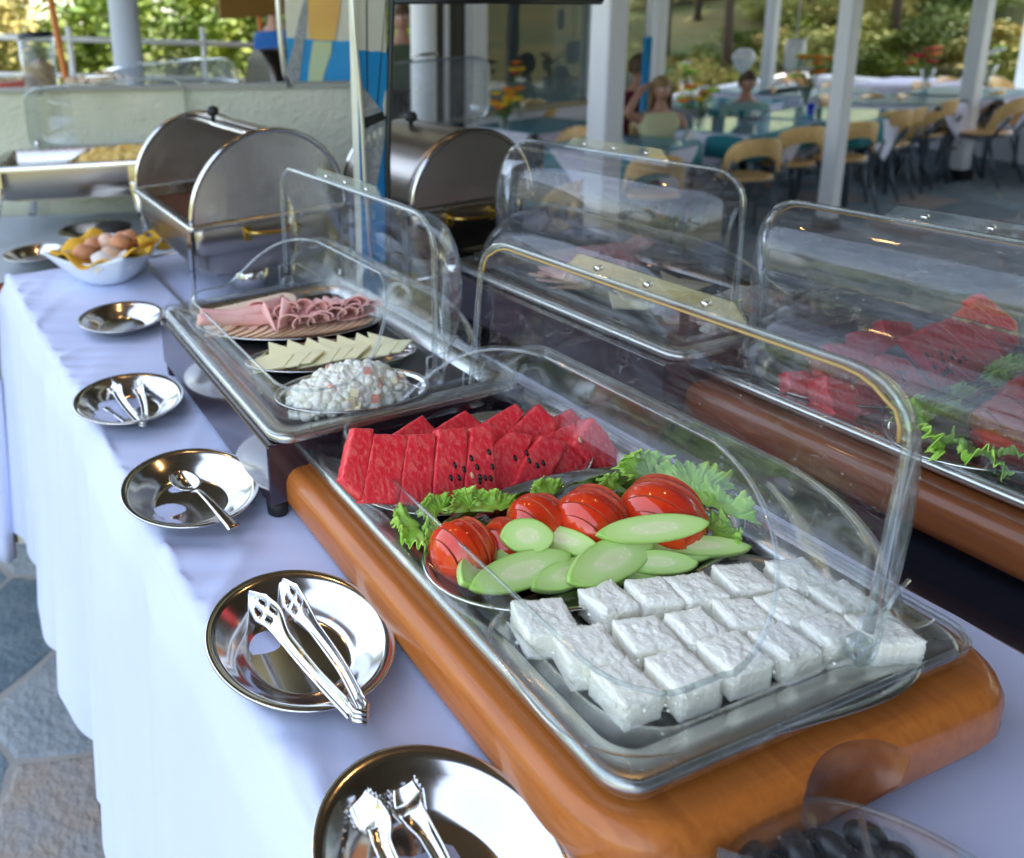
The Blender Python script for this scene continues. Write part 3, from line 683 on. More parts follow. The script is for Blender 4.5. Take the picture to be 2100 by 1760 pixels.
tb(1060, 415, -.35, .15, R(8), 'table nearest the far clear lid', 'lavender cloth with hanging corner on the table nearest the lids')
tb(1105, 256, 0, .0, R(0), 'small table with red and yellow flowers below the window sill', 'lavender cloth on the small flower table below the window sill')
tb(1440, 296, -.35, .42, R(12), 'table with glossy top before the woman in the yellow top', 'lavender cloth whose triangular corner hangs before the glossy teal table', undercloth=M_teal)
tb(1590, 270, .1, .45, R(10), 'teal table between the woman and the row of empty chairs', 'lavender cloth on the teal table left of the second large post', undercloth=M_teal)
tb(1790, 240, .0, .35, R(10), 'table just right of the second large roof post', 'lavender cloth hanging by the second large roof post', undercloth=M_teal)
tb(1935, 208, 0, .3, R(10), 'long dark table right of centre with a cloth corner', 'lavender cloth on the table left of the rightmost large post')
tb(2040, 196, .1, .3, R(10), 'table at the right edge beyond the near chairs', 'lavender cloth on the table at the right edge')
tb(1545, 222, .2, .5, R(12), 'table in front of the seated child with a cup and bottles', 'lavender cloth on the table before the seated child', undercloth=M_teal)
tb(1700, 196, .2, .3, R(5), 'far table by the parapet, left of the second large post', 'pale cloth on the far table by the parapet')
tb(1915, 172, .2, .3, R(5), 'far rear table with red flowers', 'pale cloth on the rear table with the red flowers', glass=False)
tb(1620, 186, .0, .3, R(5), 'far table under the hanging cylinder lamp', 'pale cloth on the far table under the hanging lamp')

# flowers in vases
def flowers(px, py, z, cols, label, h=.2, w_=.12, n=9, y=None):
    q = at(px, py, z=z) if y is None else at(px, py, y=y)
    if y is not None: q.z = z
    t = thing('flower_vase', label, 'flowers', (q.x, q.y, q.z))
    MB().lathe([(.03, 0), (.022, .05), (.035, .11), (.033, .11), (.02, .05), (.001, .01)], 14).build('vase', M_clear2, t)
    r_ = random.Random(int(px)); st = MB(); lf = MB(); hd = {}
    for i in range(n):
        a = r_.uniform(0, 2*PI); rr = r_.uniform(.1, 1)*w_; zz = .11+h*r_.uniform(.35, 1); e = (rr*math.cos(a), rr*math.sin(a), zz)
        st.tube([(0, 0, .02), (e[0]*.4, e[1]*.4, zz*.6), e], .002, 4)
        m = cols[i % len(cols)]; k = hd.setdefault(m, [])
        fl = MB()
        for j in range(6):
            b = j*PI/3; c = (e[0]+.016*math.cos(b), e[1]+.016*math.sin(b), e[2]+.004*(j % 2)); fl.ball(c, .014, 6, 4, sz=.6)
        fl.ball(e, .014, 6, 4); fl.build('flower_head', MATS[m], t)
        for j in range(3):
            c = Vector((e[0]*r_.uniform(.3, 1.2), e[1]*r_.uniform(.3, 1.2), zz*r_.uniform(.5, .95))); d = Vector((r_.uniform(-1, 1), r_.uniform(-1, 1), r_.uniform(-.3, 1)))*.035; s_ = Vector((d.y, -d.x, .01))*.35
            lf.add([c-d*.3, c+s_, c+d, c-s_], [(0, 1, 2, 3)], True)
    st.build('stems', M_leafB, t); lf.build('leaves', MATS['leaf_fresh'], t)
    t.scale = (1.75, 1.75, 1.6)
    return t
mat('leaf_fresh', (.10, .32, .05), .5); mat('fl_yellow', (.85, .55, .02), .6); mat('fl_orange', (.85, .22, .02), .6); mat('fl_red', (.55, .01, .02), .6); mat('fl_white', (.8, .8, .75), .6); mat('fl_lime', (.5, .75, .1), .6)
flowers(1035, 272, F+.745, ['fl_yellow', 'fl_orange', 'fl_yellow'], 'yellow and orange artificial flowers just behind the steel chafing dish', .14, .1, 14)
flowers(1063, 246, F+.745, ['fl_red', 'fl_yellow', 'fl_white', 'fl_orange'], 'tall vase with one red rose and yellow flowers below the window', .26, .06, 7)
flowers(1432, 274, F+.745, ['fl_orange', 'fl_yellow', 'fl_lime', 'fl_white'], 'orange and lime flowers on the table before the woman', .15, .09, 12)
flowers(1650, 222, F+.745, ['fl_orange', 'fl_lime', 'fl_orange', 'fl_white'], 'orange and green flowers left of the second large roof post', .2, .1, 12)
flowers(1898, 178, F+.745, ['fl_red', 'fl_orange'], 'dark red flowers on the rear table at the right', .14, .09, 8)
flowers(1404, 196, F+.745, ['fl_lime', 'fl_white'], 'small green sprig beside the woman in the yellow top', .12, .05, 5)
flowers(2025, 170, F+.745, ['fl_white', 'fl_lime'], 'small white flowers on the far table at the right', .12, .05, 4)
# napkin holder, bottle, cup
q = at(1412, 286, z=F+.746)
t = thing('napkin_holder', 'folded white and teal napkins standing on the glossy table', 'napkins', (q.x, q.y, F+.746))
for s, m in ((-1, M_white), (0, M_teal), (1, M_white)):
    MB().add([(-.07, s*.02, 0), (.07, s*.02, 0), (.0, s*.012, .085)], [(0, 1, 2)]).build('napkin', m, t, solid=.003)
q = at(1662, 236, z=F+.746)
t = thing('water_glass', 'deep blue glass standing left of the second large roof post', 'glass', (q.x, q.y, F+.746)); MB().lathe([(.028, 0), (.034, .1), (.03, .1), (.024, .01), (.001, .01)], 16).build('glass_body', mat('blue_glass', (.01, .04, .6), .1), t)
q = at(1548, 242, z=F+.746)
t = thing('coffee_cup', 'white cup on a dark saucer before the seated child', 'cup', (q.x, q.y, F+.746)); MB().lathe([(.02, .008), (.036, .06), (.033, .06), (.018, .012), (.001, .012)], 16).build('cup_body', M_porc, t); MB().lathe([(.001, 0), (.07, .006), (.07, .009), (.001, .004)], 20).build('saucer', M_dframe, t); MB().tube([(.034, 0, .05), (.055, 0, .04), (.03, 0, .02)], .004).build('handle', M_porc, t)

# ------------------------------------------------------------------ people
def skin(name, joints, edges, m, par=None, sub=2):
    bm = bmesh.new(); L = bm.verts.layers.skin.verify(); vs = [bm.verts.new(j[0]) for j in joints]
    for v, j in zip(vs, joints):
        r = j[1]; v[L].radius = (r, r) if not isinstance(r, tuple) else r
    vs[0][L].use_root = True
    for a, b in edges: bm.edges.new((vs[a], vs[b]))
    me = bpy.data.meshes.new(name); bm.to_mesh(me); bm.free(); me.materials.append(m)
    o = bpy.data.objects.new(name, me); COL.objects.link(o); o.parent = par
    md = o.modifiers.new('skin', 'SKIN'); md.use_smooth_shade = True
    if sub: s = o.modifiers.new('sub', 'SUBSURF'); s.levels = sub; s.render_levels = sub
    # freeze to plain mesh
    dg = bpy.context.evaluated_depsgraph_get(); ev = o.evaluated_get(dg); m2 = bpy.data.meshes.new_from_object(ev, depsgraph=dg)
    o.modifiers.clear(); o.data = m2
    for p_ in m2.polygons: p_.use_smooth = True
    if not m2.materials: m2.materials.append(m)
    return o
def person(label, loc, rz, shirt, hair, trousers, k=1.0, sit=True, handup=False, longhair=False, sleeves=True, hairless=False):
    t = thing('person', label, 'person', loc, rz)
    zp = .50 if sit else .92
    J = [((0, 0, zp), .12), ((0, .01, zp+.2), .115), ((0, 0, zp+.40), .13), ((0, .0, zp+.50), .075), ((0, .015, zp+.56), .052), ((0, .02, zp+.63), .055)]
    E_ = [(0, 1), (1, 2), (2, 3), (3, 4), (4, 5)]
    hands = []
    for s in (-1, 1):
        b = len(J)
        if handup and s == 1: arm = [((.19, 0, zp+.43), .055), ((.32, .08, zp+.50), .042), ((.20, .05, zp+.70), .032), ((.14, .03, zp+.74), .03)]
        elif sit: arm = [((s*.19, 0, zp+.42), .055), ((s*.25, .06, zp+.18), .042), ((s*.18, .28, zp+.22), .032), ((s*.15, .34, zp+.23), .03)]
        else: arm = [((s*.19, 0, zp+.42), .058), ((s*.25, -.02, zp+.15), .043), ((s*.24, .1, zp-.08), .032), ((s*.23, .14, zp-.14), .03)]
        J += arm; E_ += [(2, b), (b, b+1), (b+1, b+2), (b+2, b+3)]
        hp, pp_ = Vector(arm[3][0]), Vector(arm[2][0]); d = (hp-pp_).normalized(); sd = d.cross(Vector((0, 0, 1))).normalized()
        for f in range(4):   # fingers
            c = len(J); o_ = sd*((f-1.5)*.017); L_ = (.05, .06, .056, .044)[f]
            J += [(tuple(hp+o_+d*.02), .011), (tuple(hp+o_+d*(.02+L_*.6)), .010), (tuple(hp+o_+d*(.015+L_)+Vector((0, 0, -.015))), .008)]; E_ += [(b+3, c), (c, c+1), (c+1, c+2)]
        c = len(J); J += [(tuple(hp-sd*s*.03+d*.0), .012), (tuple(hp-sd*s*.045+d*.03), .009)]; E_ += [(b+3, c), (c, c+1)]
        b = len(J)
        if sit: leg = [((s*.09, .03, zp-.02), .09), ((s*.11, .40, zp+.0), .062), ((s*.11, .38, .1), .04), ((s*.11, .50, .04), .035)]
        else: leg = [((s*.09, 0, zp-.1), .095), ((s*.10, .03, .48), .065), ((s*.10, 0, .1), .042), ((s*.10, .12, .04), .036)]
        J += leg; E_ += [(0, b), (b, b+1), (b+1, b+2), (b+2, b+3)]
    skin('body', J, E_, M_skin, t)
    # head with features
    hz = zp+.70
    mb = MB()
    def hf(u, v):
        th = u*2*PI; ph = v*PI; x = .076*math.sin(ph)*math.cos(th); y = .095*math.sin(ph)*math.sin(th); z = -.118*math.cos(ph)
        if z < -.03: f = 1-(-.03-z)*2.6; x *= max(.5, f); y = y*max(.7, f)+.012
        if y > .07 and abs(x) < .018 and -.03 < z < .02: y += .02*(1-abs(x)/.018)
        if y > .05 and abs(abs(x)-.03) < .016 and 0 < z < .035: y -= .010
        return (x, y+.02, z+hz)
    mb.grid(hf, 40, 28, cu=True); mb.build('head', M_skin, t)
    for s in (-1, 1):
        MB().ball((s*.03, .098, hz+.015), .012, 10, 6).build('eye', M_white, t); MB().ball((s*.078, .015, hz-.005), .022, 8, 6, sx=.4).build('ear', M_skin, t)
    MB().ball((0, .105, hz-.05), .022, 10, 6, sy=.35, sz=.3).build('mouth', mat('lips_%s' % label[:6], (.4, .1, .09), .4), t)
    if not hairless:
        mb = MB()
        def hh(u, v):
            th = u*2*PI; ph = v*PI*.62+PI*.0; n_ = noise.noise(Vector((math.cos(th)*3, math.sin(th)*3, v*5)))*.008
            r_ = 1.13
            x = .076*r_*math.sin(ph)*math.cos(th); y = .095*r_*math.sin(ph)*math.sin(th); z = .122*math.cos(ph)*1.06
            if math.sin(th) > .2 and z < .045: z = .045+(z-.045)*.1; 
            if longhair and math.sin(th) < .35 and v > .7: z -= (v-.7)*.55; x *= 1.15
            return (x+n_, y+.012+n_, z+hz+.004)
        mb.grid(hh, 40, 20, cu=True); mb.build('hair', hair, t, solid=.01)
    # shirt
    Js = [((0, 0, zp+.0), .145), ((0, .01, zp+.2), .135), ((0, 0, zp+.40), .148), ((0, 0, zp+.475), .10)]; Es = [(0, 1), (1, 2), (2, 3)]
    b = 6
    for s in (-1, 1):
        c = len(Js); a0, a1 = Vector(J[b][0]), Vector(J[b+1][0])
        Js += [(tuple(a0), .072)]; Es += [(2, c)]
        if sleeves: Js += [(tuple(a0.lerp(a1, .75)), .062)]; Es += [(c, c+1)]
        b += 4+14+4
    skin('shirt', Js, Es, shirt, t)
    Jt = [((0, 0, zp+.02), .138)]; Et = []
    b = 6+4+14
    for s in (-1, 1):
        c = len(Jt); l = [Vector(J[b+i][0]) for i in range(3)]
        Jt += [(tuple(l[0]), .105), (tuple(l[1]), .077), (tuple(l[2]), .06)]; Et += [(0, c), (c, c+1), (c+1, c+2)]; b += 4+14+4
    skin('trousers', Jt, Et, trousers, t)
    t.scale = (k, k, k); return t
q = at(1350, 250, z=F+.80); person('seated woman in a pale yellow top with fair hair, hand raised to her head', (q.x, q.y, F), R(155), M_shirty, M_hairb, M_maroon, .9, True, True, True, False)
q = at(1527, 225, z=F+.72); person('child in a pale teal T-shirt seated behind a table facing the camera', (q.x, q.y, F), R(150), M_shirtt, M_hairk, M_dframe, .82)
q = at(568, 100, y=6.3); MB().box(q.x-.6, q.x+.6, q.y-.4, q.y+.5, F, q.z-1.24).build('step', M_grey); tag(bpy.data.objects['step'], kind='structure'); person('man in a bright blue T-shirt standing behind the low plaster wall', (q.x, q.y, q.z-1.24), R(110), M_shirtb, M_hairk, M_dframe, 1.0, False)
q = at(825, 122, y=6.4); MB().box(q.x-.6, q.x+.6, q.y-.5, q.y+.7, F, q.z-.84).build('seat_platform', M_grey); tag(bpy.data.objects['seat_platform'], kind='structure'); person('person in a dark green jacket seated left of the white round column', (q.x, q.y, q.z-.84), R(150), M_shirtg, M_hairk, M_dframe, 1.0)
q = at(1305, 222, z=F+.8); person('person in a maroon top seated behind the woman in yellow', (q.x, q.y, F), R(-60), M_maroon, M_hairk, M_dframe, 1.0, True, False, False)

# ------------------------------------------------------------------ trees and shrubs
def leafmesh(n, seed, rx, rz, size, clumps=14):
    r_ = random.Random(seed); mb = MB(); cs = []
    for i in range(clumps):
        d = Vector((r_.gauss(0, 1), r_.gauss(0, 1), r_.gauss(0, .8))).normalized()*r_.uniform(.35, .95)
        cs.append((Vector((d.x*rx, d.y*rx, d.z*rz)), r_.uniform(.25, .42)*rx))
    for i in range(n):
        c, s = r_.choice(cs); p_ = c+Vector((r_.gauss(0, .5), r_.gauss(0, .5), r_.gauss(0, .42)))*s
        a = Vector((r_.uniform(-1, 1), r_.uniform(-1, 1), r_.uniform(-1, 1))).normalized()*size*r_.uniform(.6, 1.3); b = a.orthogonal().normalized()*a.length*.5
        mb.add([p_-a, p_+b, p_+a, p_-b], [(0, 1, 2, 3)])
    return mb
LM = {}
def tree(x, y, h, rx, label, m, kind='tree', trunk=.09, group=None, rz=None, hgt=None, seed=None):
    z0 = terr(x, y); rz = rz or rx*.8; key = (m.name, seed if seed is not None else int(x*3) % 4)
    if key not in LM: LM[key] = leafmesh(3800, 11+len(LM), 1, .9, .055).mesh('crown', m)
    t = thing('tree' if kind == 'tree' else 'shrub', label, kind, (x, y, z0), rnd.uniform(0, 6), group)
    o = bpy.data.objects.new('crown', LM[key]); COL.objects.link(o); o.parent = t; o.location = (0, 0, h); o.scale = (rx, rx, rz)
    mb = MB()
    mb.tube([(0, 0, -.2), (.03, .02, h*.4), (-.02, .05, h*.8)], trunk, 8, rs=[trunk*1.3, trunk, trunk*.6])
    for i in range(4):
        a = i*1.6; mb.tube([(0, .02, h*.55), (rx*.4*math.cos(a), rx*.4*math.sin(a), h)], trunk*.4, 6, rs=[trunk*.4, trunk*.15])
    mb.build('trunk' if kind == 'tree' else 'stems', M_bark, t); return t
L_ = ['leftmost', 'second from the left', 'third from the left', 'fourth from the left', 'fifth from the left', 'sixth from the left', 'seventh from the left', 'eighth from the left']
k = 0
for (px, y, h, rx, m) in ((30, 8.6, 1.9, 1.0, M_leafC), (120, 10, 1.9, 1.3, M_leafA), (330, 9.0, 2.0, 1.25, M_leafA), (470, 10.5, 1.9, 1.3, M_leafB), (395, 8.2, 1.5, .5, M_leafB), (640, 9.5, 2.0, 1.3, M_leafA), (-150, 9.5, 2.0, 1.4, M_leafB), (820, 9.5, 1.9, 1.1, M_leafA)):
    q = at(px, 60, y=y); tree(q.x, q.y, h, rx, 'sunlit shrub-like tree beyond the white railing, %s in the view' % L_[k], m, 'tree', .06, 'sunlit trees beyond the railing'); k += 1
k = 0
for (px, y, h, rx, m) in ((200, 8.0, .55, .6, M_leafA), (360, 7.7, .5, .45, M_leafB), (440, 8.3, .55, .6, M_leafA), (520, 8.0, .5, .5, M_leafC), (0, 8.0, .55, .6, M_leafB), (100, 8.2, .5, .5, M_leafA)):
    q = at(px, 150, y=y); tree(q.x, q.y, h, rx, 'low garden shrub behind the railing '+('below the orange pole', 'right of the grey column', 'under the middle trees', 'beside the man in blue', 'at the far left edge', 'behind the cereal dispenser')[k], m, 'shrub', .03, 'low shrubs behind the railing'); k += 1
k = 0
for (x, y, h, rx, m) in ((-6.5, -1.5, 2.2, 1.6, M_leafA), (-7.2, 1.2, 2.4, 1.8, M_leafB), (-6.4, 3.8, 2.2, 1.6, M_leafA), (-7.5, 6.4, 2.4, 1.9, M_leafC)):
    tree(x, y, h, rx, 'garden tree left of the buffet, outside the view, mirrored in the steel bowls', m, 'tree', .07, 'garden trees left of the terrace')
# hillside
k = 0
hs = [(1370, 16, 2.6, 1.7, M_leafB), (1430, 20, 3.2, 2.2, M_leafH), (1500, 15, 3.4, 1.7, M_leafB), (1560, 22, 3, 2.3, M_leafC), (1660, 19, 3.0, 2, M_leafB), (1760, 24, 3.4, 2.4, M_leafB), (1835, 17, 3.0, 1.5, M_leafH), (1900, 22, 3, 2.2, M_leafB), (2000, 28, 3, 2.4, M_leafC), (2080, 20, 3.2, 1.9, M_leafB), (1700, 30, 4, 3, M_leafH), (1480, 30, 4, 3, M_leafC), (2180, 24, 3.4, 2.4, M_leafH)]
for (px, d, h, rx, m) in hs:
    v = at(px, 40, z=-.1)-CAM; v.z = 0; v.normalize(); x, y = v.x*d, v.y*d
    tree(x, y, h, rx, 'tree on the dry hillside beyond the parapet, '+['at the far left beside the restaurant corner', 'left of the white globe lamp', 'above the white globe lamp', 'behind the far thin post', 'behind the hanging cylinder lamp', 'just left of the second large post', 'just right of the second large post', 'midway between the two large posts', 'left of the post on the open paving', 'right of the post on the open paving', 'high on the slope behind the cylinder lamp', 'high on the slope behind the globe lamp', 'at the right edge of the view'][k], m, 'tree', .06, 'trees on the hillside')
    k += 1
k = 0
for i in range(46):
    px = 1350+i*19+rnd.uniform(-14, 14); d = rnd.uniform(14.5, 24)
    v = at(px, 60, z=-.1)-CAM; v.z = 0; v.normalize(); x, y = v.x*d, v.y*d
    tree(x, y, .25, rnd.uniform(.45, .9), 'low bush on the dry hillside', [M_leafH, M_leafB, M_leafB, M_leafC][i % 4], 'shrub', .02, 'low bushes on the hillside', rz=rnd.uniform(.3, .5))

# ================================================================== BUFFET STATION
# counter: black polished top in the middle and on the far side, wooden table on the near side under the cloth
ctr = thing('buffet_counter', 'black polished counter between and under the far row of dishes', 'counter')
MB().box(.80, 1.40, -.75, 2.19, T-.04, T-.012).build('counter_top', M_gran, ctr, bevel=.004)
MB().box(.86, 1.34, -.70, 2.1, F, T-.041).build('counter_body', M_dark, ctr)
MB().box(.795, .799, -.75, 2.19, T-.05, T-.004).build('metal_edge_strip', M_steeld, ctr)
bt = thing('buffet_table', 'long table under the white buffet cloth', 'table')
MB().prism([(.24, -.75), (.785, -.75), (.785, 1.915), (.11, 1.915), (.16, 1.2), (.19, .5)], T-.04, T-.012).build('table_top', M_wood, bt)
for x in (.25, .74):
    for y in (-.6, .6, 1.8): MB().box(x-.025, x+.025, y-.025, y+.025, F, T-.041).build('leg', M_wood, bt)

EDGE = [(-1.0, .215), (.0, .195), (.41, .173), (.737, .153), (1.196, .130), (1.60, .10), (1.92, .082)]
def edgex(y):
    for (y0, a), (y1, b) in zip(EDGE, EDGE[1:]):
        if y <= y1: return a+(b-a)*max(0, (y-y0)/(y1-y0))
    return EDGE[-1][1]
def cloth():
    mb = MB(); NY = 420; prof = []
    # across: from counter side (x=.79) to edge, round over, hang down
    def wr(x, y):     # wrinkles of the flat top
        e = edgex(y); d = max(0, x-e); k = math.exp(-d*16)
        a = noise.noise(Vector((x*7, y*4, 0)))*.0022
        dg = (x*.35+y); b = abs(noise.noise(Vector((dg*26, x*3.0, 3))))
        c = abs(noise.noise(Vector((x*7-y*5, (x+y)*1.5, 9))))
        return a+b*.016*k+max(0, .14-c)*.035*(.35+k)
    def P(s, y):
        e = edgex(y)
        if s <= 1: # top
            x = .793+(e+.018-.793)*s; return (x, y, T+wr(x, y))
        if s <= 1.25:
            a = (s-1)/.25*PI/2; r = .018; return (e+.018-r*math.sin(a), y, T-r+r*math.cos(a)+wr(e, y)*(1-(s-1)*3))
        v = (s-1.25)/.75; dep = .018+v*(.655+.02*math.sin(y*7)+.012*math.sin(y*23))
        fold = math.sin(y*21+1.3*math.sin(y*9))*.5+math.sin(y*47+2*math.sin(y*5.3))*.22+.4*noise.noise(Vector((y*13, v*1.2, 5)))
        amp = .005+.030*v**.8
        return (e-.012-.040*v-fold*amp, y+.01*v*math.sin(y*33), T-dep)
    ss = [i/80 for i in range(81)]+[1+.25*i/6 for i in range(1, 7)]+[1.25+.75*i/26 for i in range(1, 27)]
    ys = [-.75+(1.925+.75)*j/NY for j in range(NY+1)]
    vs = [P(s, y) for s in ss for y in ys]; n = NY+1
    fs = [(i*n+j, i*n+j+1, (i+1)*n+j+1, (i+1)*n+j) for i in range(len(ss)-1) for j in range(NY)]
    mb.add(vs, fs, True)
    # far end hanging down
    def E2(u, v):
        x = .084+u*.7; f = .012*math.sin(x*40+1)*v; return (x, 1.925+.014*min(1, v*6)+f+.01*v, T-.0+wr(x, 1.925)*(1-v)-v*.62)
    mb.grid(E2, 40, 14)
    o = mb.build('tablecloth', M_cloth); tag(o, 'white cloth draped over the long buffet table, hanging down at the left', 'tablecloth')
    m2 = o.data
cloth()

# second table beyond, with grey-green cloth
bt2 = thing('side_table', 'far buffet table beyond the white cloth, carrying the far chafing dish', 'table')
MB().box(-.02, 1.10, 1.97, 2.19, T-.055, T-.03).build('table_top', M_wood, bt2)
MB().prism([(-.02, 2.192), (.80, 2.192), (.60, 2.45), (-.02, 2.75)], T-.055, T-.03).build('table_top_rear', M_wood, bt2)
for (x, y) in ((.45, 2.1), (.3, 2.5)): MB().box(x-.025, x+.025, y-.025, y+.025, F, T-.056).build('leg', M_wood, bt2)
mb = MB()
def c2(u, v):
    y = 1.945+.9*v
    if u < .75: x = -.035+(1-(u/.75))*1.15; z = T-.022+noise.noise(Vector((x*9, y*9, 2)))*.004+abs(noise.noise(Vector((x*5-y*6, y*3, 7))))*.008
    else: k = (u-.75)/.25; x = -.035-.03*k-.012*math.sin(y*30)*k; z = T-.022-.60*k
    return (x, min(y, 2.80-x*.53), z)
mb.grid(c2, 60, 40)
o = mb.build('tablecloth', mat('pale_grey_cloth', (.42, .47, .50), .85, bump=.3, bscale=400, bdist=.0005)); tag(o, 'creased pale grey-green cloth on the far table at the left', 'tablecloth')
a_, b_ = at(3, 795, y=1.95), at(38, 1112, y=1.95)
MB().add([(a_.x-.025, 1.95, a_.z), (a_.x, 1.95, a_.z), (b_.x, 1.95, b_.z), (b_.x-.025, 1.95, b_.z), (a_.x-.025, 1.97, a_.z), (a_.x, 1.97, a_.z), (b_.x, 1.97, b_.z), (b_.x-.025, 1.97, b_.z)], [(3, 2, 1, 0), (4, 5, 6, 7), (0, 1, 5, 4), (1, 2, 6, 5), (2, 3, 7, 6), (3, 0, 4, 7)]).build('side_board', M_board, bt2)
mb = MB(); c_ = [at(-220, 700, y=1.9), at(2, 780, y=1.9), at(34, 1140, y=1.9), at(-220, 1180, y=1.9)]
mb.grid(lambda u, v: tuple(c_[0].lerp(c_[1], u).lerp(c_[3].lerp(c_[2], u), v)+Vector((0, .012*math.sin(u*26)*v, -.01*math.sin(u*8)*v))), 40, 16)
tag(mb.build('hanging_cloth', M_cloth, solid=.002), 'white cloth hanging at the left edge of the view beside the wooden post', 'tablecloth')

# ------------------------------------------------------------------ plates and cutlery
PP = [(.5, 0), (.55, .0008), (.62, .004)]
def steel_plate(x, y, label, r=.0843, name='steel_bowl'):
    z = T+.0015
    prof = [(.001, .0015), (.50*r, .0012), (.545*r, .002), (.60*r, .0055), (.70*r, .0125), (.80*r, .0185), (.885*r, .0225), (.90*r, .0236), (.985*r, .0252), (r, .0250), (1.004*r, .0236), (.99*r, .0232), (.90*r, .0218), (.80*r, .017), (.60*r, .004), (.545*r, .0), (.001, .0)]
    o = MB().lathe(prof, 72).build(name, M_steel, None, (x, y, z)); return tag(o, label, 'bowl', 'round polished steel bowls in a row on the white cloth')
PL = [(.272, 1.441), (.204, 1.090), (.218, .825), (.236, .558), (.238, .344)]
steel_plate(*PL[0], 'empty polished steel bowl, farthest of the row on the white cloth, beside the dark stand')
steel_plate(*PL[1], 'steel bowl holding small serrated tongs, left of the dark lacquered stand')
steel_plate(*PL[2], 'steel bowl with a spoon resting in it, beside the front foot of the dark stand')
steel_plate(*PL[3], 'steel bowl with slotted salad tongs, beside the cherry wood base')
steel_plate(*PL[4], 'steel bowl at the bottom edge of the view with serrated tongs in it')
q = at(75, 527, z=T+.02); steel_plate(q.x, q.y+.03, 'steel plate behind the bowl of eggs, at the far left', r=.085)

def ribbon(path, widths, th=.0012, curve=.0, up=(0, 0, 1), n=7):
    # thin bent metal strip: path points, half widths, cross curvature
    mb = MB(); P = [Vector(p) for p in path]; k = len(P)
    def fr(i):
        t = (P[min(i+1, k-1)]-P[max(i-1, 0)]).normalized(); s = t.cross(Vector(up)).normalized(); return t, s, s.cross(t)
    vs = []
    for i in range(k):
        t, s, u = fr(i); w_ = widths[i]; c = curve[i] if isinstance(curve, (list, tuple)) else curve
        for j in range(n):
            a = j/(n-1)*2-1; vs.append(P[i]+s*w_*a+u*c*(a*a))
    fs = [(i*n+j, i*n+j+1, (i+1)*n+j+1, (i+1)*n+j) for i in range(k-1) for j in range(n-1)]
    mb.add(vs, fs, True); return mb
def smooth(pts, n):
    # catmull-rom
    P = [Vector(p) for p in pts]; out = []
    for i in range(len(P)-1):
        p0, p1, p2, p3 = P[max(i-1, 0)], P[i], P[i+1], P[min(i+2, len(P)-1)]
        for j in range(n):
            t = j/n; out.append(.5*((2*p1)+(-p0+p2)*t+(2*p0-5*p1+4*p2-p3)*t*t+(-p0+3*p1-3*p2+p3)*t**3))
    out.append(P[-1]); return out
def lerps(xs, n):
    out = []
    for a, b in zip(xs, xs[1:]):
        for j in range(n): out.append(a+(b-a)*j/n)
    return out+[xs[-1]]

# spoon in bowl 3
cx, cy = PL[2]; t = thing('serving_spoon', 'stainless spoon lying across the steel bowl, bowl end up', 'spoon', (cx, cy, T+.012))
hd = at(380, 985, z=T+.028); tl = at(480, 1082, z=T+.030); o0 = Vector((cx, cy, T+.012))
d = (tl-hd); d.z = 0; d.normalize(); sdv = Vector((-d.y, d.x, 0))
def sp(u, v):
    a = u*2*PI; r = v; return tuple(hd-o0+d*(.026*r*math.cos(a)*(1-.12*math.cos(a)))+sdv*(.0175*r*math.sin(a))+Vector((0, 0, .008*r*r-.008)))
mb = MB(); mb.grid(sp, 32, 8, cu=True); mb.build('bowl', M_steel, t, solid=.0012)
pth = smooth([hd-o0+d*.024+Vector((0, 0, -.001)), hd-o0+d*.036+Vector((0, 0, .004)), (hd-o0)*.45+(tl-o0)*.55+Vector((0, 0, .004)), tl-o0], 6)
ribbon(pth, lerps([.005, .0028, .0045, .0075], 6), curve=-.0008, n=5).build('handle', M_steel, t, solid=.0016)

